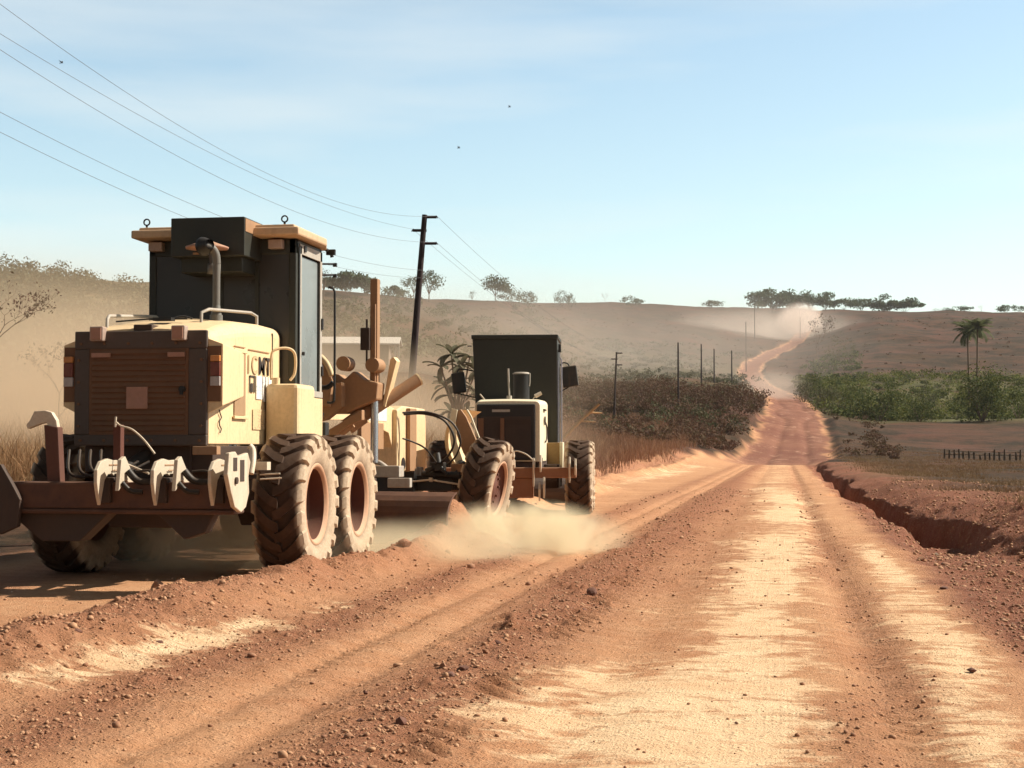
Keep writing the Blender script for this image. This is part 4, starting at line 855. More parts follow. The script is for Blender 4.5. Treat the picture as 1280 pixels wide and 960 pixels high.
for a in [
 (197, 744, 30, 'pointed red clod standing behind the loose windrow, left of the big tyre', 1, 1.0),
 (316, 728, 22, 'tan clod on the crest of the windrow just before the big rear tyre', 2, .9),
 (505, 704, 24, 'broad red clod on the windrow crest right of the second tandem wheel', 3, .7),
 (738, 746, 17, 'single grey brown clod with a pale lit edge on the gravel ridge', 4, .95, RKD),
 (98, 789, 15, 'small dark stone low on the windrow, above the pale caked patches', 5, .7, RKD),
 (29, 784, 17, 'flat dark clod on the windrow at the left picture edge', 6, .6, RKD),
 (562, 848, 19, 'dark stone leading the knot of stones on the gravel ridge', 7, .8, RKD),
 (580, 838, 17, 'flat dark stone at the right of the knot on the gravel ridge', 8, .7, RKD),
 (554, 834, 11, 'smaller stone at the upper left of the knot on the gravel ridge', 9, .8, RK),
 (500, 904, 20, 'dark stone alone in the rough gravel at the bottom of the road', 10, .75, RKD),
 (607, 816, 11, 'stone between the knot of stones and the single clod up the ridge', 11, .9, RK),
 (622, 804, 10, 'small stone farthest up behind the knot on the ridge', 12, .7, RKD),
 (450, 902, 14, 'flat stone left of the lone dark stone near the bottom', 13, .5, RKD),
 (457, 867, 9, 'tiny dark stone beside the twin wheel tracks', 14, .8, RKD),
 (199, 811, 13, 'dark stone at the left tip of the pale caked patch', 15, .7, RKD),
 (730, 764, 11, 'small stone just below the single grey brown clod', 16, .6, RKD),
 (1215, 840, 14, 'dark clod on the red right shoulder', 17, .7, RKD),
 (921, 905, 6, 'tiny dark pebble on the pale caked centre of the road', 18, .8, RKD),
 (1180, 738, 16, 'dark clod at the far end of the right shoulder ridge', 19, .6, RKD),
 (1152, 700, 10, 'clod on the lip of the ditch', 20, .7, RK),
 (1170, 664, 8, 'pale stone above the ditch', 21, .7, rock_mat('pale_stone', (.62, .5, .36))),
]: rock(*a)
def clods():
    n = 60000
    r = np.exp(rng.uniform(math.log(5.2), math.log(48), n)); a = np.radians(rng.uniform(-19, 19, n)) - PH
    x = r * np.sin(a); y = r * np.cos(a); g_ = gravel(x, y)
    keep = (rng.random(n) < (g_ ** 2) * .85 + .012) & (x > -7)
    x, y, r = x[keep], y[keep], r[keep]; n = len(x)
    s = np.minimum(.0028 + .0075 * rng.random(n) ** 3 + .016 * (rng.random(n) > .992) * rng.random(n), .03) * (1 + r / 22) * np.where(x > 1.5, 1.4, 1.) * np.where(x < -3.6, 1.3, 1.)
    z = height(x, y)
    ph = (1 + 5 ** .5) / 2
    ico = np.array([(-1, ph, 0), (1, ph, 0), (-1, -ph, 0), (1, -ph, 0), (0, -1, ph), (0, 1, ph), (0, -1, -ph), (0, 1, -ph), (ph, 0, -1), (ph, 0, 1), (-ph, 0, -1), (-ph, 0, 1)]) / 1.9
    fa = np.array([(0,11,5),(0,5,1),(0,1,7),(0,7,10),(0,10,11),(1,5,9),(5,11,4),(11,10,2),(10,7,6),(7,1,8),(3,9,4),(3,4,2),(3,2,6),(3,6,8),(3,8,9),(4,9,5),(2,4,11),(6,2,10),(8,6,7),(9,8,1)])
    V = ico[None] * (1 + rng.uniform(-.3, .3, (n, 12, 1))) * s[:, None, None] * np.array([1, 1, .75]) * (1 + rng.uniform(-.25, .25, (n, 1, 3)))
    V += np.stack([x, y, z + s * .3], -1)[:, None]
    Fq = fa[None] + (np.arange(n) * 12)[:, None, None]
    t = NT('loose_gravel'); v = t.obj(); q = t.noise(9, 2, .5, v); t.col(t.mix(t.ramp(q, .35, .65), (.27, .125, .068), (.48, .27, .15))); t.b.inputs['Roughness'].default_value = .95
    tag(mesh_np('gravel', V.reshape(-1, 3), Fq.reshape(-1, 3), t.m), 'loose red gravel and crumbs of soil scattered over the road', 'gravel', kind='stuff')
clods()

# ------------------------------------------------------------------ vegetation
def leaves(P, size, aniso=1.):
    """quads at points P"""
    n = len(P); a = rng.normal(size=(n, 3)); a /= np.linalg.norm(a, axis=1)[:, None]
    b = np.cross(a, rng.normal(size=(n, 3))); b /= np.linalg.norm(b, axis=1)[:, None] + 1e-9
    s = np.asarray(size) * (.6 + .8 * rng.random(n)); a *= s[:, None]; b *= (s * .55 * aniso)[:, None]
    V = np.stack([P - a, P - b * .9, P + a, P + b * .9], 1).reshape(-1, 3)
    return V, np.arange(4 * n).reshape(-1, 4)
def blob_pts(n, c, rad, k=9, seed=0):
    """points in uneven clumps within an ellipsoid"""
    cc = rng.normal(size=(k, 3)); cc /= np.linalg.norm(cc, axis=1)[:, None]; cc *= (.35 + .5 * rng.random((k, 1)))
    cc[:, 2] = cc[:, 2] * .8 + .1
    i = rng.integers(0, k, n); rr = (.25 + .25 * rng.random(k))[i]
    p = rng.normal(size=(n, 3)); p /= np.linalg.norm(p, axis=1)[:, None]; p *= (rng.random((n, 1)) ** .45)
    return np.asarray(c) + (cc[i] + p * rr[:, None]) * np.asarray(rad)
def tree(name, base, h, w, label, mat='leaf_far', n=900, trunk=.3, leafs=None, cat='tree', group='trees along the skyline', lean=0, k=10, flat=1., bark='bark', rz=0):
    o = empty(name, base); tag(o, label, cat, group)
    b = MB(); ch = h * (1 - trunk) * .5
    top = Vector((lean * h, 0, h * trunk))
    b.tube([(0, 0, -.5), (lean * h * .4, .0, h * trunk * .5), top], h * .022, 7, h * .014)
    for j in range(6):
        a = j * 1.1 + rz; e = Vector((math.cos(a) * w * .32, math.sin(a) * w * .32, h * (trunk + (1 - trunk) * (.4 + .2 * (j % 3))))) + Vector((lean * h, 0, 0))
        b.tube([top - Vector((0, 0, h * .04)), top.lerp(e, .5) + Vector((0, 0, h * .03)), e], h * .012, 5, h * .004)
    b.build('trunk', bark, o)
    P = blob_pts(n, (lean * h, 0, h * trunk + ch), (w / 2 * 1.25, w / 2 * 1.25, ch * 1.2 * flat), k)
    V, Fq = leaves(P, leafs or w * .035); mesh_np('crown', V, Fq, M[mat], parent=o)
    return o
# skyline trees: (px centre, base py, top py, width px, distance, label, flat, n)
SK = [
 (404, 366, 336, 14, 430, 'thin open tree against the cab of the near grader, first of the left ridge', .9, 260, .35),
 (434, 370, 343, 40, 440, 'dark rounded tree on the left ridge behind the upright cylinder', 1, 900, .2),
 (459, 370, 347, 26, 445, 'tree joining the dark rounded tree at its right on the left ridge', 1, 600, .2),
 (491, 374, 359, 26, 450, 'low bushy tree in the gap left of the near pole', 1, 420, .1),
 (517, 373, 345, 18, 470, 'slim tree just left of the near pole at the ridge', .9, 320, .35),
 (536, 374, 342, 22, 475, 'airy tree just right of the near pole at the ridge', .9, 420, .35),
 (590, 378, 364, 8, 600, 'tiny tree where the wires meet the ridge', .9, 120, .3),
 (619, 378, 348, 26, 610, 'flat topped tree right of where the wires reach the ridge', .75, 520, .4),
 (639, 379, 362, 20, 620, 'small dark tree leaning on the flat topped one', .9, 320, .2),
 (660, 380, 365, 18, 640, 'low round tree right of the flat topped tree', .9, 260, .2),
 (703, 381, 366, 14, 900, 'left one of two touching dark trees above the far grader', 1, 260, .15),
 (715, 381, 367, 13, 905, 'right one of two touching dark trees above the far grader', 1, 240, .15),
 (790, 383, 372, 20, 960, 'low flat bush crown right of the pale leafless tree on the skyline', .7, 220, .2),
 (888, 385, 376, 20, 1020, 'lone low tree in the middle of the bare skyline', .8, 200, .15),
 (947, 387, 368, 24, 1060, 'left end tree of the dark grove above the dust cloud', .9, 420, .1),
 (966, 387, 363, 30, 1070, 'broad tall tree of the dark grove left of the dust plume', 1, 640, .1),
 (990, 387, 363, 30, 1080, 'tallest middle tree of the dark grove above the dust plume', 1, 640, .1),
 (1014, 387, 367, 26, 1085, 'flat crowned tree of the grove right above the road crest', .9, 480, .1),
 (1033, 387, 367, 24, 1090, 'spreading tree of the grove beside the skyline pole', .8, 400, .15),
 (1056, 388, 374, 28, 1100, 'low wide tree in the line running right from the grove', .8, 420, .1),
 (1078, 388, 374, 24, 1105, 'tree ending the line before the gap in the skyline trees', .8, 360, .1),
 (1105, 389, 372, 28, 1100, 'rounded tree right of the gap in the skyline trees', .9, 460, .08),
 (1132, 389, 374, 30, 1100, 'blocky clipped looking tree at the right end of the tree line', .9, 520, .05),
 (1172, 390, 386, 8, 1110, 'speck of a bush on the skyline between the tree line and the bare trees', .9, 60, .1),
 (1189, 391, 384, 12, 1120, 'small bush left of the bare skyline trees at the right', .9, 120, .1),
 (1210, 391, 383, 16, 1110, 'low leafy tree touching the bare one at the right skyline', .9, 180, .1),
 (1259, 392, 381, 18, 1120, 'leafy tree second from the right picture edge on the skyline', .9, 260, .1),
 (1277, 392, 383, 12, 1120, 'leafy tree at the right picture edge on the skyline', .9, 160, .1),
]
for i, (px, pb, pt_, wp, d, lab, fl, n, tr) in enumerate(SK):
    b0 = at(px, pb, d); zg = gz(b0.x, b0.y); h = at(px, pt_, d).z - zg; w = wp / F * d
    z0 = zg
    if h < 3: z0 = at(px, pb, d).z - 1; h = at(px, pt_, d).z - z0
    tree('tree', (b0.x, b0.y, z0), h * 1.15, w * 1.4, lab, n=int(n * 2.6), flat=max(fl, .95), trunk=min(tr, .3) * (.9 if tr > .25 else .4), leafs=w * .055, rz=i, k=13)
# bare trees
def bare_tree(name, base, h, spread, label, cat='tree', depth=5, seed=1, bark='bark', r0=None, group=None, leafmat=None, nl=0, ls=.1, tilt=0):
    rr = random.Random(seed); o = empty(name, base); tag(o, label, cat, group); b = MB(); tips = []
    def br(p, d, L, r, k):
        mid = p + d * L * .5 + Vector((rr.uniform(-1, 1), rr.uniform(-1, 1), rr.uniform(-.3, .6))) * L * .08; e = p + d * L + Vector((rr.uniform(-1, 1), rr.uniform(-1, 1), rr.uniform(-.2, .5))) * L * .1
        b.tube([p, mid, e], r, 5 if k > 1 else 4, r * .6)
        if k == 0: tips.append(e); return
        for j in range(rr.choice((2, 3))):
            nd = (d + Vector((rr.uniform(-1, 1), rr.uniform(-1, 1), rr.uniform(-.25, .55))) * spread).normalized(); br(e, nd, L * rr.uniform(.6, .85), r * .6, k - 1)
        tips.append(e)
    br(Vector((0, 0, -.1)), Vector((tilt, 0, 1)).normalized(), h * .3, r0 or h * .02, depth)
    b.build('branches', bark, o)
    if leafmat:
        P = np.array([t for t in tips]); P = P[rng.integers(0, len(P), nl)] + rng.normal(size=(nl, 3)) * ls * 1.5
        V, Fq = leaves(P, ls); mesh_np('foliage', V, Fq, M[leafmat], parent=o)
    return o
p = on_ground(757, 985); bare_tree('bare_tree', p, at(757, 365, 985).z - p.z, .8, 'pale leafless tree spreading on the skyline between dark trees', bark='palebark', seed=4, r0=.12)
p = on_ground(1228, 1105); bare_tree('bare_tree', p - Vector((0, 0, 1)), max(6, at(1228, 379, 1105).z - p.z + 1), .9, 'pale bare tree on the skyline near the right edge', bark='palebark', seed=9, r0=.14)
p = on_ground(1022, 560); bare_tree('roadside_tree', p, max(5, at(1023, 392, 560).z - p.z), .75, 'thin dark tree with clumped leaves standing before the pink dust plume', seed=12, depth=4, leafmat='leaf_brown', nl=260, ls=.32, r0=.12)
for k, (px, d, h, s) in enumerate(((1205, 300, 5.5, 21), (1216, 305, 4.2, 22))): pass
p = on_ground(1187, 330); bare_tree('dead_tree', p, 4.5, .8, 'small whitish dead tree on the slope left of the palms', bark='palebark', seed=21, r0=.07)
p = on_ground(1126, 262); bare_tree('dead_stump', p, 2.2, .5, 'thin pale stump at the edge of the green thicket', bark='palebark', seed=22, r0=.1, depth=1)
p = at(-32, 545, 30); p.z = gz(p.x, p.y); bare_tree('bare_shrub', p, 4.3, .75, 'tall leafless thorny shrub at the left picture edge in dust', cat='shrub', seed=31, depth=7, r0=.05, tilt=.05, leafmat='leaf_brown', nl=1800, ls=.03)
p = at(75, 545, 36); p.z = gz(p.x, p.y); bare_tree('bare_shrub', p, 2.6, .8, 'lower tangled grey shrub just left of the near grader', cat='shrub', seed=33, depth=5, r0=.03, leafmat='leaf_brown', nl=500, ls=.035)
# palms
def palm(base, h, seed, label, tilt):
    rr = random.Random(seed); o = empty('palm_tree', base); tag(o, label, 'palm tree', 'pair of palms on the right slope')
    b = MB(); b.tube([(0, 0, -.6), (tilt * .4, 0, h * .4), (tilt, 0, h * .86)], .19, 8, .13).build('trunk', 'bark', o)
    V = []; Fs = []
    for k in range(34):
        a = 2 * PI * k / 34 * 3 + rr.uniform(-.2, .2); el = rr.uniform(-.55, 1.25); L = h * .19 * rr.uniform(.8, 1.1)
        P = []; p_ = Vector((tilt, 0, h * .86)); e = el
        for j in range(9):
            P.append(p_.copy()); p_ = p_ + Vector((math.cos(a) * math.cos(e), math.sin(a) * math.cos(e), math.sin(e))) * L / 8; e -= .16
        sdv = Vector((-math.sin(a), math.cos(a), 0))
        for j in range(8):
            for sg in (-1, 1):
                for q in (0, .5):
                    c0 = P[j].lerp(P[j + 1], q); l = L * .30 * math.sin(PI * (j + q + .8) / 9.3); dr = (P[j + 1] - P[j]).normalized()
                    t_ = c0 + sdv * sg * l * .8 + dr * l * .45 - Vector((0, 0, l * .4)); b0 = len(V)
                    V += [c0 - dr * .10, c0 + dr * .14, t_]; Fs.append((b0, b0 + 1, b0 + 2))
    mesh_np('crown', np.array(V), np.array(Fs), M['leaf_palm'], parent=o)
for px, d, tp, sd, lb, ti in ((1212, 285, 396, 1, 'left palm of the pair with a leaning crown', -.2), (1221, 280, 392, 2, 'right palm of the pair with the fuller crown', .3)):
    p = on_ground(px, d); palm(p, at(px, tp, d).z - p.z, sd, lb, ti)
# banana plant
def banana(base):
    o = empty('leafy_plant', base); tag(o, 'dusty plant with thick drooping leaves left of the far grader cab', 'plant'); rr = random.Random(3)
    H = 2.55; b = MB(); V = []; Fs = []
    for si, (tx, tz) in enumerate(((-.42, .0), (-.15, .35), (.12, .05), (.32, .3), (.0, -.35), (.45, -.1), (-.3, -.75), (.15, -.9), (.4, -.65), (-.5, -.5), (-.1, -1.3), (.3, -1.35), (-.4, -1.2))):
        b.tube([(0, 0, -.3), (tx * .3, 0, H * .6), (tx, .1 * si - .2, H + tz)], .05, 7, .02)
        for k in range(10):
            a = rr.uniform(0, 2 * PI); el = rr.uniform(-.5, 1.1); L = rr.uniform(.42, .62); p_ = Vector((tx, .1 * si - .2, H + tz)); e = el; b0 = len(V)
            sv = Vector((-math.sin(a), math.cos(a), 0)); m = 7
            for q in range(m):
                w = .085 * math.sin(PI * (q + .4) / (m - .2)) ** .7
                V += [p_ - sv * w + Vector((0, 0, .03)), p_.copy(), p_ + sv * w + Vector((0, 0, .03))]
                p_ = p_ + Vector((math.cos(a) * math.cos(e), math.sin(a) * math.cos(e), math.sin(e))) * L / (m - 1); e -= .16
            for q in range(m - 1):
                c = b0 + 3 * q; Fs += [(c, c + 1, c + 4, c + 3), (c + 1, c + 2, c + 5, c + 4)]
    b.build('stem', 'bark', o)
    mesh_np('leaves', np.array(V), np.array(Fs), M['leaf_banana'], True, parent=o)
p = at(572, 520, 44); p.z = at(572, 458, 44).z - 2.6; banana(p)
p2 = p
# green bushes on the right
def bush(name, px, d, hp, wp, label, mat, n, group, cat='bush', ls=None, k=14):
    p = on_ground(px, d); h = hp / F * d * 1.38; w = wp / F * d * 1.15
    o = empty(name, p); tag(o, label, cat, group)
    b = MB()
    for j in range(5):
        a = j * 1.3; b.tube([(0, 0, -.3), (math.cos(a) * w * .12, math.sin(a) * w * .12, h * .2), (math.cos(a) * w * .2, math.sin(a) * w * .2, h * .4)], h * .014, 5, h * .006)
    b.build('stems', 'bark', o)
    P = blob_pts(int(n * 1.3), (0, 0, h * .24), (w / 2 * 1.1, w / 2 * 1.1, h * .74), k + 6); P = P[P[:, 2] > -.4]
    V, Fq = leaves(P, ls or max(.12, w * .022)); mesh_np('foliage', V, Fq, M[mat], parent=o); return o
GB = [
 (1228, 232, 58, 62, 'tall leafy bush with a dark shaded side below the palms', 'leaf_green', 3600),
 (1098, 240, 38, 56, 'wide dark green bush in the middle of the thicket', 'leaf_green', 2800),
 (1150, 236, 30, 44, 'yellowish green bush between the wide dark bush and the tall one', 'leaf_green', 2000),
 (1062, 262, 34, 44, 'green bush at the left part of the thicket', 'leaf_green', 2000),
 (1272, 240, 36, 44, 'bright green bush cut by the right picture edge', 'leaf_green', 2000),
 (1030, 250, 30, 40, 'grey green bush hanging over the road bend', 'leaf_dust', 1800),
 (1005, 285, 24, 30, 'low bush beside the road where it narrows', 'leaf_dust', 1200),
 (1120, 290, 26, 60, 'broad bush behind the wide dark green one', 'leaf_green', 1800),
 (1018, 330, 24, 34, 'yellow green bush left above the thicket', 'leaf_green', 1300),
 (1158, 300, 26, 24, 'upright olive bush left of the palms', 'leaf_dust', 1200),
 (1046, 520, 30, 26, 'dark green bush right of the thin roadside tree', 'leaf_green', 900),
 (1064, 520, 22, 22, 'lower bush at the right side of the dark green one near the crest', 'leaf_green', 700),
 (1195, 262, 22, 34, 'pale green bush at the foot of the palms', 'leaf_green', 1300),
]
for px, d, hp, wp, lb, mt, n in GB: bush('green_bush', px, d, hp, wp, lb, mt, n, 'bushes of the green thicket')
def scatter_mass(name, label, cat, pts, mat, n_each, hw, hh, ls, k=7):
    VV = []; FF = []; off = 0
    for (x, y) in pts:
        s = .45 + 1.1 * random.random() ** 1.5; w = hw * s; h = hh * s; z = gz(x, y)
        P = blob_pts(n_each, (x, y, z + h * .4), (w, w, h * .6), k); V, Fq = leaves(P, ls)
        VV.append(V); FF.append(Fq + off); off += len(V)
    o = mesh_np(name, np.vstack(VV), np.vstack(FF), M[mat]); tag(o, label, cat, kind='stuff'); return o
def region(n, pxr, dr, f=None):
    out = []
    while len(out) < n:
        px = random.uniform(*pxr); d = random.uniform(*dr)
        if f and not f(px, d): continue
        p = at(px, 500, d)
        if abs(road_dist(np.array([p.x]), np.array([p.y]))[0][0]) < 5.2: continue
        out.append((p.x, p.y))
    return out
scatter_mass('brown_scrub', 'dry brown scrub covering the left bank above the road bend', 'scrub',
             region(210, (690, 945), (178, 268), lambda px, d: d > 178 + (850 - px) * .08 if px < 850 else True), 'leaf_brown', 430, 2.5, 2.4, .14)
scatter_mass('low_scrub', 'low reddish scrub at the foot of the left bank', 'scrub', region(80, (860, 945), (128, 185)) + region(170, (690, 925), (100, 185), lambda px, d: d > 75 + (px - 700) * .32), 'leaf_brown', 130, 1.2, 1.0, .12)
scatter_mass('hill_woods', 'dusty woods covering the hill at the left', 'woods', region(230, (-60, 200), (85, 300)), 'leaf_dust', 330, 3.2, 3.3, .24)
scatter_mass('hill_scrub', 'dusty scrub on the left ridge behind the machines', 'scrub', region(150, (200, 620), (190, 480)), 'leaf_dust', 150, 3.6, 3.2, .34)
scatter_mass('thicket', 'green undergrowth filling the hollow on the right', 'undergrowth', region(190, (995, 1330), (240, 400)), 'leaf_green', 190, 3.0, 2.1, .22)
scatter_mass('thicket_top', 'yellowish leaves catching the sun over the thicket', 'undergrowth', region(110, (1000, 1330), (245, 400)), 'leaf_lime', 110, 2.8, 2.9, .20)
scatter_mass('bank_weeds', 'olive weeds among the brown scrub of the left bank', 'weeds', region(60, (690, 930), (120, 250), lambda px, d: d > 75 + (px - 700) * .36), 'leaf_dust', 130, 1.6, 1.9, .14)
scatter_mass('slope_scrub', 'sparse low scrub dotted over the far slopes', 'scrub', region(520, (600, 1300), (330, 900)), 'leaf_brown', 22, 1.5, .7, .24, 4)
scatter_mass('far_bushes', 'olive bushes spotted over the far slope behind the dust veil', 'bushes', region(230, (640, 935), (290, 640)), 'leaf_dust', 70, 3.2, 1.9, .34, 5)
scatter_mass('roadside_bushes', 'bushes climbing the slope beside the far road', 'bushes', region(95, (1003, 1075), (330, 560)), 'leaf_green', 120, 2.8, 2.3, .30, 6)
scatter_mass('gully_scrub', 'dark tangle along the eroded gully edge right of the road bend', 'scrub', [tuple(at(1078 + 38 * t + 5 * math.sin(t * 9), 500, 215 - 95 * t)[:2]) for t in np.linspace(0, 1, 26)] + region(26, (1035, 1105), (135, 215)), 'leaf_brown', 110, .9, .8, .10)

def grass(name, label, pts, mat, blades, hgt, spread, width, lean=.35):
    pts = np.array(pts); n = len(pts); z = height(pts[:, 0], pts[:, 1], False)
    N = n * blades; i = np.repeat(np.arange(n), blades)
    s = (.55 + .8 * rng.random(n))[i] * (.6 + .5 * rng.random(N))
    bx = pts[i, 0] + rng.normal(size=N) * spread; by = pts[i, 1] + rng.normal(size=N) * spread; bz = z[i] - .04
    d_ = rng.normal(size=(N, 2)) * lean; h = hgt * s
    a = rng.random(N) * PI; wx = np.cos(a) * width; wy = np.sin(a) * width
    B0 = np.stack([bx - wx, by - wy, bz], -1); B1 = np.stack([bx + wx, by + wy, bz], -1)
    m = .55
    M0 = np.stack([bx - wx * .7 + d_[:, 0] * h * .35, by - wy * .7 + d_[:, 1] * h * .35, bz + h * m], -1); M1 = M0 + np.stack([wx * 1.4, wy * 1.4, wx * 0], -1)
    T_ = np.stack([bx + d_[:, 0] * h, by + d_[:, 1] * h, bz + h * (1 - .25 * np.hypot(d_[:, 0], d_[:, 1]))], -1)
    V = np.stack([B0, B1, M1, M0, T_], 1).reshape(-1, 3); q = np.arange(N)[:, None] * 5
    F3 = np.concatenate([q + [0, 1, 2], q + [0, 2, 3], q + [3, 2, 4]])
    tag(mesh_np(name, V, F3, M[mat]), label, 'grass', kind='stuff')
def gpts(n, pxr, dr, f):
    px = rng.uniform(*pxr, n); d = np.exp(rng.uniform(math.log(dr[0]), math.log(dr[1]), n)); a = (px - 640) / F * d
    x = a * cPH - d * sPH; y = a * sPH + d * cPH; k = f(x, y, px, d); return np.stack([x[k], y[k]], -1)
nz = lambda x, y, s=2.: fbm(x / s, y / s, 3, 77)
grass('dry_grass', 'tall dusty dry grass on the left bank beside the machines', gpts(9000, (-60, 760), (22, 90), lambda x, y, px, d: (x < -7.9 + nz(x, y)) & (rng.random(len(x)) < .8)), 'grass_dry', 16, .75, .22, .008)
grass('bank_grass', 'reddish dry grass on the bank left of the road bend', gpts(5200, (690, 945), (60, 190), lambda x, y, px, d: (x < -7.3 + .6 * nz(x, y))), 'grass_red', 12, .75, .35, .014)
grass('field_grass', 'short brown grass in the field right of the ditch', gpts(9500, (1010, 1340), (26, 165), lambda x, y, px, d: (x > 4.2 + 1.2 * nz(x, y)) & (nz(x, y, 5.) + (d - 60) / 120 > .0)), 'grass_field', 12, .22, .3, .009, .6)
grass('ditch_weeds', 'straw and weeds along the ditch', gpts(1500, (1040, 1340), (13, 60), lambda x, y, px, d: (x > 2.7) & (x < 6) & (nz(x, y, 1.5) > .12)), 'grass_field', 9, .16, .12, .004, .9)

# ------------------------------------------------------------------ power poles and wires
def pole(px, d, pyb, pyt, label, arms=True, lean=0., wd=.13, group='wooden power poles'):
    pb = at(px, pyb, d); h = at(px, pyt, d).z - pb.z; zg = gz(pb.x, pb.y); o = empty('power_pole', (pb.x, pb.y, min(zg, pb.z))); tag(o, label, 'power pole', group)
    k = h + max(0, pb.z - zg); b = MB(); b.tube([(0, 0, -.5), (lean * .5 * cPH, lean * .5 * sPH, k / 2), (lean * cPH, lean * sPH, k)], wd * 1.15, 10, wd * .8).build('pole_shaft', 'wood', o)
    if arms:
        for z, sg in ((k - .12, 1), (k - .82 * arms, -1), (k - 1.5 * arms, 1)):
            q = Vector((cPH, sPH, 0)); c0 = Vector((lean * cPH, lean * sPH, z)); l = .62 * arms
            bb = MB(); bb.cyl(c0 - q * sg * .1, c0 + q * sg * l, .075 * arms, n=8).cyl(c0 + q * sg * l, c0 + q * sg * (l + .03) + Vector((0, 0, .02)), .095 * arms, n=8).build('cross_arm', 'wood', o)
    return o, pb, k
P1, pb1, k1 = pole(513, 83, 492, 273, 'tall leaning pole with three staggered arms right of the near grader', 1., .72, .17)
P1.location.z = gz(P1.location.x, P1.location.y)
P2, pb2, k2 = pole(767, 178, 530, 440, 'pole with three short arms standing before the brown scrub', .95, .35, .12)
for a in [(848, 186, 512, 428, 'bare slim pole standing in front of the brown scrub, tallest after the armed ones'), (877, 330, 480, 430, 'pole left of the pair rising behind the brown scrub'), (893, 350, 482, 436, 'left pole of the thin pair behind the brown scrub'),
          (915, 360, 478, 438, 'right pole of the thin pair behind the brown scrub'), (933, 520, 430, 402, 'pole by the upper road bend, below the skyline'), (944, 760, 402, 380, 'pole in the dust under the skyline grove'),
          (966, 1000, 390, 362, 'pole on the skyline in front of the dark grove'), (1044, 1040, 388, 364, 'pole on the skyline at the right end of the dark grove'), (1001, 800, 408, 396, 'faint pole inside the pink dust plume')]:
    pole(*a, arms=False, wd=.11 if a[1] < 300 else .16)
q = Vector((cPH, sPH, 0))
z1 = P1.location.z
W1 = [P1.location + q * (.72 + .62) + Vector((0, 0, k1 - .05)), P1.location + q * (.72 - .62) + Vector((0, 0, k1 - .75)), P1.location + q * (.72 + .6) + Vector((0, 0, k1 - 1.43)), P1.location + q * .6 + Vector((0, 0, k1 - 2.9)), P1.location + q * .55 + Vector((0, 0, k1 - 3.3))]
zl = [5, 42, 62, 140, 165]
wl_lab = ['topmost wire, reaching the top arm of the leaning pole', 'second wire from the top, reaching the left arm of the leaning pole', 'third wire from the top, crossing under the second one', 'fourth wire down, passing behind the near cab', 'lowest wire, passing behind the near cab']
for i, (w, pyl) in enumerate(zip(W1, zl)):
    X, Y, Z = ray(0, pyl); xx = w.x - .3 * 0; t = w.x / X; yl = Y * t; zl_ = CH + Z * t
    y2 = 19.; tt = (w.y - yl) / (w.y - y2); zlin = w.z; sag = (zlin - zl_) / (4 * tt * (1 - tt))
    pts = []
    for k in range(60):
        s = k / 59; pts.append((w.x, w.y + (y2 - w.y) * s, w.z - sag * 4 * s * (1 - s)))
    b = MB(); b.tube(pts, .0065, 5)
    if i < 3:
        e = Vector((P2.location.x, P2.location.y, P2.location.z)) + q * (.35 + (.6 if i != 1 else -.6)) + Vector((0, 0, k2 - (.05, .8, 1.45)[i])); sg = 1.2
        b.tube([w.lerp(e, s / 39) - Vector((0, 0, sg * 4 * (s / 39) * (1 - s / 39))) for s in range(40)], .008, 5)
    tag(b.build('power_line', 'wire'), wl_lab[i], 'power line', 'overhead wires')
bo = empty('power_pole', (W1[0].x - .7, 19., gz(W1[0].x, 19))); tag(bo, 'pole carrying the wires beyond the left picture edge', 'power pole', 'wooden power poles')
MB().tube([(0, 0, -.5), (0, 0, W1[0].z - bo.location.z)], .17, 10, .13).build('pole_shaft', 'wood', bo)
MB().cyl((0, 0, W1[0].z - bo.location.z - .1), (.8, 0, W1[0].z - bo.location.z - .1), .07, n=8).build('cross_arm', 'wood', bo)

# ------------------------------------------------------------------ shed, fence, birds
def shed():
    d = 175; p0 = at(372, 455, d); p1 = at(499, 455, d); L = (p1 - p0).length; zt = at(430, 424, d).z; zb = min(gz(p0.x, p0.y), gz(p1.x, p1.y)) - .3
    o = empty('shed', (p0.x, p0.y, zb)); o.rotation_euler.z = PH; tag(o, 'long low shed with a pale roof on the slope behind the upright cylinder', 'shed'); H = zt - zb
    MB().box(0, L - 1.2, .3, 4, 0, H - .5).build('wall', 'wall', o)
    MB().add([(-.3, -.3, H - .55), (L, -.3, H - .62), (L, 2.2, H + .25), (-.3, 2.2, H + .3), (-.3, 4.6, H - .5), (L, 4.6, H - .55), (-.3, -.3, H - .40), (L, -.3, H - .47), (L, 2.2, H + .40), (-.3, 2.2, H + .45), (-.3, 4.6, H - .35), (L, 4.6, H - .4)],
             [(0, 1, 2, 3), (3, 2, 5, 4), (6, 9, 8, 7), (9, 10, 11, 8), (0, 6, 7, 1), (1, 7, 8, 2), (2, 8, 11, 5), (5, 11, 10, 4), (0, 3, 9, 6), (3, 4, 10, 9)]).build('roof', 'roofing', o)
    MB().box(1.5, 2.5, .27, .3, .6, H - 1).build('door', 'black', o)
    for x in (L - .5, L - .12): MB().box(x, x + .12, -.1, .05, 0, H - .5).build('post', 'roofing', o)
    MB().tube([(L - .45, 0, H - 1.5), (L - .05, 0, H - .6)], .05).tube([(L - .05, 0, H - 1.5), (L - .45, 0, H - .6)], .05).build('brace', 'roofing', o)
shed()
fo = empty('wooden_fence', on_ground(1230, 128)); tag(fo, 'low fence of dark wooden posts across the right field', 'fence')
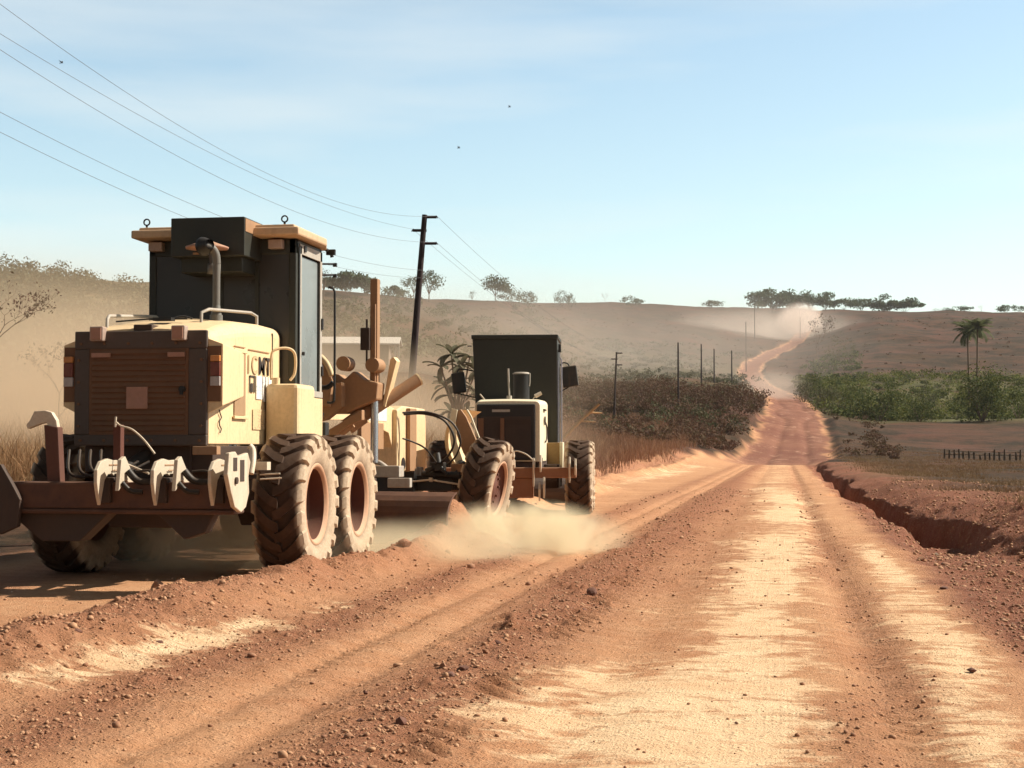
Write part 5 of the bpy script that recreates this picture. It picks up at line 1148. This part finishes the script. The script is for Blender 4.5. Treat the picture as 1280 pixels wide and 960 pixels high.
for k in range(17):
    px = 1179 + k * 6.4 + random.uniform(-1.5, 1.5); p = on_ground(px, 128) - fo.location; h = random.uniform(.4, .95)
    MB().tube([(p.x, p.y, p.z - .2), (p.x + random.uniform(-.08, .08), p.y, p.z + h)], .085, 7, .065).build('post', 'fence', fo)
for z in (.35, .62):
    p = on_ground(1179, 128) - fo.location; p_ = on_ground(1284, 128) - fo.location; MB().tube([p + Vector((0, 0, z)), p_ + Vector((0, 0, z))], .03, 5).build('rail', 'fence', fo)
for px, py, d, lb in ((72, 75, 90, 'dark bird flying between the wires at the left'), (573, 183, 110, 'dark bird flying above the leaning pole'), (637, 131, 120, 'tiny bird highest in the middle of the sky')):
    p = at(px, py, d); o = empty('bird', p); tag(o, lb, 'bird', 'birds in the sky'); q_ = MB()
    q_.tube([(-.12, 0, 0), (-.03, 0, .01), (.1, 0, 0)], .025, 6, .012).build('body', 'black', o)
    MB().add([(0, 0, .01), (.06, 0, .01), (.0, .02, .13), (-.05, .22, .1), (.05, .1, .12), (-.04, -.1, .05), (.04, -.1, .06), (-.06, -.26, .12)], [(0, 1, 4, 2), (2, 4, 3), (0, 1, 6, 5), (5, 6, 7)]).build('wings', 'black', o)
# dry fallen branch by the far grader
b0 = at(704, 548, 62); b1 = at(749, 505, 62)
b = MB(); b.tube([b0, b0.lerp(b1, .5) + Vector((0, 0, .05)), b1], .09, 6, .06).tube([b0.lerp(b1, .75), b1 + Vector((.1, .2, -.35))], .05, 5, .02).tube([b0.lerp(b1, .5), b0.lerp(b1, .7) + Vector((.3, 0, -.3))], .04, 5, .02)
M['drywood'] = paint('dry_orange_wood', (.42, .26, .12), .9, .2)
tag(b.build('dead_branch', 'drywood'), 'dry orange branch leaning in the grass right of the far grader', 'branch')

# ------------------------------------------------------------------ dust and haze
def vol(name, label, c, rad, dens, col, scale=2.2, seed=0., rz=0., thr=(.35, .7), fall=(1., .25), step=None, aniso=.2):
    bm = bmesh.new(); bmesh.ops.create_icosphere(bm, subdivisions=3, radius=1.06); me = bpy.data.meshes.new(name); bm.to_mesh(me); bm.free()
    o = bpy.data.objects.new(name, me); C.objects.link(o); o.location = c; o.scale = rad; o.rotation_euler.z = rz
    m = bpy.data.materials.new(name); m.use_nodes = True; t = m.node_tree; t.nodes.clear()
    L = t.links.new; N = t.nodes.new
    out = N('ShaderNodeOutputMaterial'); pv = N('ShaderNodeVolumePrincipled'); L(pv.outputs[0], out.inputs['Volume'])
    tc = N('ShaderNodeTexCoord'); ln = N('ShaderNodeVectorMath'); ln.operation = 'LENGTH'; L(tc.outputs['Object'], ln.inputs[0])
    mp = N('ShaderNodeMapping'); mp.inputs['Location'].default_value = (seed, seed * 1.7, 0); mp.inputs['Scale'].default_value = tuple(r / max(rad[:2]) * 1.0 if i < 2 else max(rad[2] / max(rad[:2]), .25) for i, r in enumerate(rad)); L(tc.outputs['Object'], mp.inputs[0])
    nz_ = N('ShaderNodeTexNoise'); nz_.inputs['Scale'].default_value = scale; nz_.inputs['Detail'].default_value = 4; nz_.inputs['Roughness'].default_value = .6; nz_.inputs['Distortion'].default_value = .6; L(mp.outputs[0], nz_.inputs['Vector'])
    r1 = N('ShaderNodeMapRange'); r1.interpolation_type = 'SMOOTHSTEP'; r1.inputs[1].default_value = fall[0]; r1.inputs[2].default_value = fall[1]; L(ln.outputs['Value'], r1.inputs[0])
    r2 = N('ShaderNodeMapRange'); r2.inputs[1].default_value = thr[0]; r2.inputs[2].default_value = thr[1]; L(nz_.outputs['Fac'], r2.inputs[0])
    mu = N('ShaderNodeMath'); mu.operation = 'MULTIPLY'; L(r1.outputs[0], mu.inputs[0]); L(r2.outputs[0], mu.inputs[1])
    m2 = N('ShaderNodeMath'); m2.operation = 'MULTIPLY'; L(mu.outputs[0], m2.inputs[0]); m2.inputs[1].default_value = dens; L(m2.outputs[0], pv.inputs['Density'])
    pv.inputs['Color'].default_value = (*col, 1); pv.inputs['Anisotropy'].default_value = aniso
    me.materials.append(m); tag(o, label, 'dust', kind='stuff'); return o
DC = (1.0, .88, .64); DB = (.92, .73, .53)
c = at(640, 692, 19.0); vol('dust_cloud', 'bright yellow dust puff rolling off the blade end between the graders', (c.x + .05, c.y, .16), (1.5, 1.3, .5), 14.0, DC, 3.4, 1.3, rz=.2, thr=(.42, .72), fall=(1., .0), aniso=0.)
c = at(530, 670, 18.0); vol('dust_cloud', 'thin dust under the near grader behind the tandem wheels', (c.x, c.y - .4, .08), (1.8, 1.5, .42), 1.6, DC, 2.4, 4.1, thr=(.3, .65))
c = at(290, 690, 16.4); vol('dust_cloud', 'pale dust between the wheels below the near grader', (c.x, c.y, .3), (1.5, 1.7, .6), 1.7, DC, 1.8, 7.7, thr=(.3, .6))
c = at(60, 530, 36); vol('dust_cloud', 'brown dust drifting over the grass left of the near grader', (c.x, c.y, 1.4), (9.5, 13, 4.8), .30, DB, 1.6, 2.2, thr=(.3, .65))
c = at(480, 540, 48); vol('dust_cloud', 'brown dust hanging between the two graders and the pole', (c.x, c.y, 1.2), (7.5, 15, 3.4), .12, DB, 1.7, 9.4, thr=(.3, .65))
c = at(800, 455, 420); vol('dust_cloud', 'long veil of dust drifting across the far slope', (c.x - 20, c.y, c.z + 3), (100, 130, 24), .0062, (.93, .82, .72), 2.2, 5.9, thr=(.36, .66))
c = at(650, 430, 330); vol('dust_cloud', 'dust veil above the far grader cab', (c.x, c.y, c.z), (60, 90, 18), .002, (.93, .82, .72), 2.4, 3.9, thr=(.36, .66))
c = at(510, 440, 175); vol('dust_cloud', 'brown dust veil on the slope behind the leaning pole', (c.x, c.y, c.z - 1), (30, 60, 10), .013, DB, 2.2, 13.1, thr=(.32, .66))
c = at(1000, 408, 860); vol('dust_cloud', 'dense pink dust plume on the road at the far crest', (c.x, c.y, c.z + 1), (15, 50, 13), .13, (.95, .80, .70), 1.7, 6.1, thr=(.25, .55))
c = at(955, 412, 800); vol('dust_cloud', 'thinner dust trailing left of the pink plume', (c.x, c.y, c.z), (58, 50, 14), .036, (.95, .82, .72), 2.0, 8.8, thr=(.32, .62))
c = at(965, 492, 300); vol('dust_cloud', 'faint dust low over the road dip', (c.x, c.y, c.z + 1), (8, 40, 4), .03, (.95, .80, .68), 1.8, 11.8, thr=(.3, .62))
hb_ = MB().box(-4500, 4500, -300, 8600, -6, 205).build('haze', 'black'); hm = bpy.data.materials.new('haze'); hm.use_nodes = True; hm.node_tree.nodes.clear()
o_ = hm.node_tree.nodes.new('ShaderNodeOutputMaterial'); pv = hm.node_tree.nodes.new('ShaderNodeVolumePrincipled'); pv.inputs['Density'].default_value = .00008; pv.inputs['Color'].default_value = (.94, .93, .93, 1)
hm.node_tree.links.new(pv.outputs[0], o_.inputs['Volume']); hb_.data.materials.clear(); hb_.data.materials.append(hm); tag(hb_, kind='stuff', label='pale hazy air over the whole valley', cat='haze')

# ------------------------------------------------------------------ light, sky, camera
EL = R(43); AZ = R(20)      # sun stands to the right of the road, a little ahead
sd3 = Vector((math.cos(EL) * math.cos(AZ), math.cos(EL) * math.sin(AZ), math.sin(EL)))
su = bpy.data.lights.new('sun', 'SUN'); su.energy = 5.0; su.angle = R(.53); su.color = (1, .93, .80); so = bpy.data.objects.new('sun', su); C.objects.link(so)
so.rotation_euler = (-sd3).to_track_quat('-Z', 'Y').to_euler()
w = bpy.data.worlds.new('World'); bpy.context.scene.world = w; w.use_nodes = True; nt = w.node_tree; bg = nt.nodes['Background']
sky = nt.nodes.new('ShaderNodeTexSky'); sky.sky_type = 'NISHITA'; sky.sun_disc = False; sky.sun_elevation = EL; sky.sun_rotation = PI / 2 - AZ; sky.air_density = 1.; sky.dust_density = .6; sky.ozone_density = 1.5
tcw = nt.nodes.new('ShaderNodeTexCoord'); sxw = nt.nodes.new('ShaderNodeSeparateXYZ'); nt.links.new(tcw.outputs['Generated'], sxw.inputs[0])
rw = nt.nodes.new('ShaderNodeMapRange'); rw.inputs[1].default_value = .26; rw.inputs[2].default_value = .55; rw.inputs[3].default_value = 2.15; rw.inputs[4].default_value = .4; nt.links.new(sxw.outputs[2], rw.inputs[0])
cmb = nt.nodes.new('ShaderNodeVectorMath'); cmb.operation = 'SCALE'; nt.links.new(sky.outputs[0], cmb.inputs[0]); nt.links.new(rw.outputs[0], cmb.inputs['Scale'])
mw = nt.nodes.new('ShaderNodeVectorMath'); mw.operation = 'MULTIPLY'; nt.links.new(cmb.outputs[0], mw.inputs[0]); mw.inputs[1].default_value = (1.06, 1.035, .88)
mpw = nt.nodes.new('ShaderNodeMapping'); mpw.inputs['Scale'].default_value = (1.2, 1.2, 9); mpw.inputs['Rotation'].default_value = (.06, 0, 0); nt.links.new(tcw.outputs['Generated'], mpw.inputs[0])
nw = nt.nodes.new('ShaderNodeTexNoise'); nw.inputs['Scale'].default_value = 2.2; nw.inputs['Detail'].default_value = 5; nt.links.new(mpw.outputs[0], nw.inputs['Vector'])
rr2 = nt.nodes.new('ShaderNodeMapRange'); rr2.inputs[1].default_value = .40; rr2.inputs[2].default_value = .72; rr2.inputs[3].default_value = 0; rr2.inputs[4].default_value = .55; nt.links.new(nw.outputs['Fac'], rr2.inputs[0])
mxw = nt.nodes.new('ShaderNodeMix'); mxw.data_type = 'RGBA'; nt.links.new(rr2.outputs[0], mxw.inputs[0]); nt.links.new(mw.outputs[0], mxw.inputs[6]); mxw.inputs[7].default_value = (10.2, 10.6, 10.2, 1)
dw = nt.nodes.new('ShaderNodeVectorMath'); dw.operation = 'DOT_PRODUCT'; nt.links.new(tcw.outputs['Generated'], dw.inputs[0]); dw.inputs[1].default_value = (.42, .91, 0)   # sky dimmed behind the camera, added to cut fill on rear faces
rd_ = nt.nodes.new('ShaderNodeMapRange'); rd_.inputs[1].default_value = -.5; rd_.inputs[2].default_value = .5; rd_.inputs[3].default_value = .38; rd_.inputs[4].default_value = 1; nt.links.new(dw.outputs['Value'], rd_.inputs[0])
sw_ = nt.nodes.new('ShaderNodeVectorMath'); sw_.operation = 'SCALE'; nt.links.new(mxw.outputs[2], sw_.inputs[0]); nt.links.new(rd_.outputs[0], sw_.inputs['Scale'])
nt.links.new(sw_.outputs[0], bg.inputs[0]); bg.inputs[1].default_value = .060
cam = bpy.data.cameras.new('camera'); co = bpy.data.objects.new('camera', cam); C.objects.link(co); co.location = (0, 0, CH); co.rotation_euler = (PI / 2 + PT, 0, PH)
cam.sensor_width = 36; cam.lens = F / 1280 * 36; cam.clip_end = 20000; cam.clip_start = .1
sc = bpy.context.scene; sc.camera = co
sc.view_settings.view_transform = 'Standard'; sc.view_settings.look = 'None'; sc.view_settings.exposure = .66; sc.view_settings.gamma = 1
sc.render.engine = 'CYCLES'; cy = sc.cycles; cy.use_denoising = True; cy.max_bounces = 6; cy.diffuse_bounces = 3; cy.glossy_bounces = 2; cy.transmission_bounces = 2; cy.volume_bounces = 2; cy.transparent_max_bounces = 8
cy.volume_step_rate = 2.; cy.volume_max_steps = 96; cy.use_adaptive_sampling = True; cy.adaptive_threshold = .02
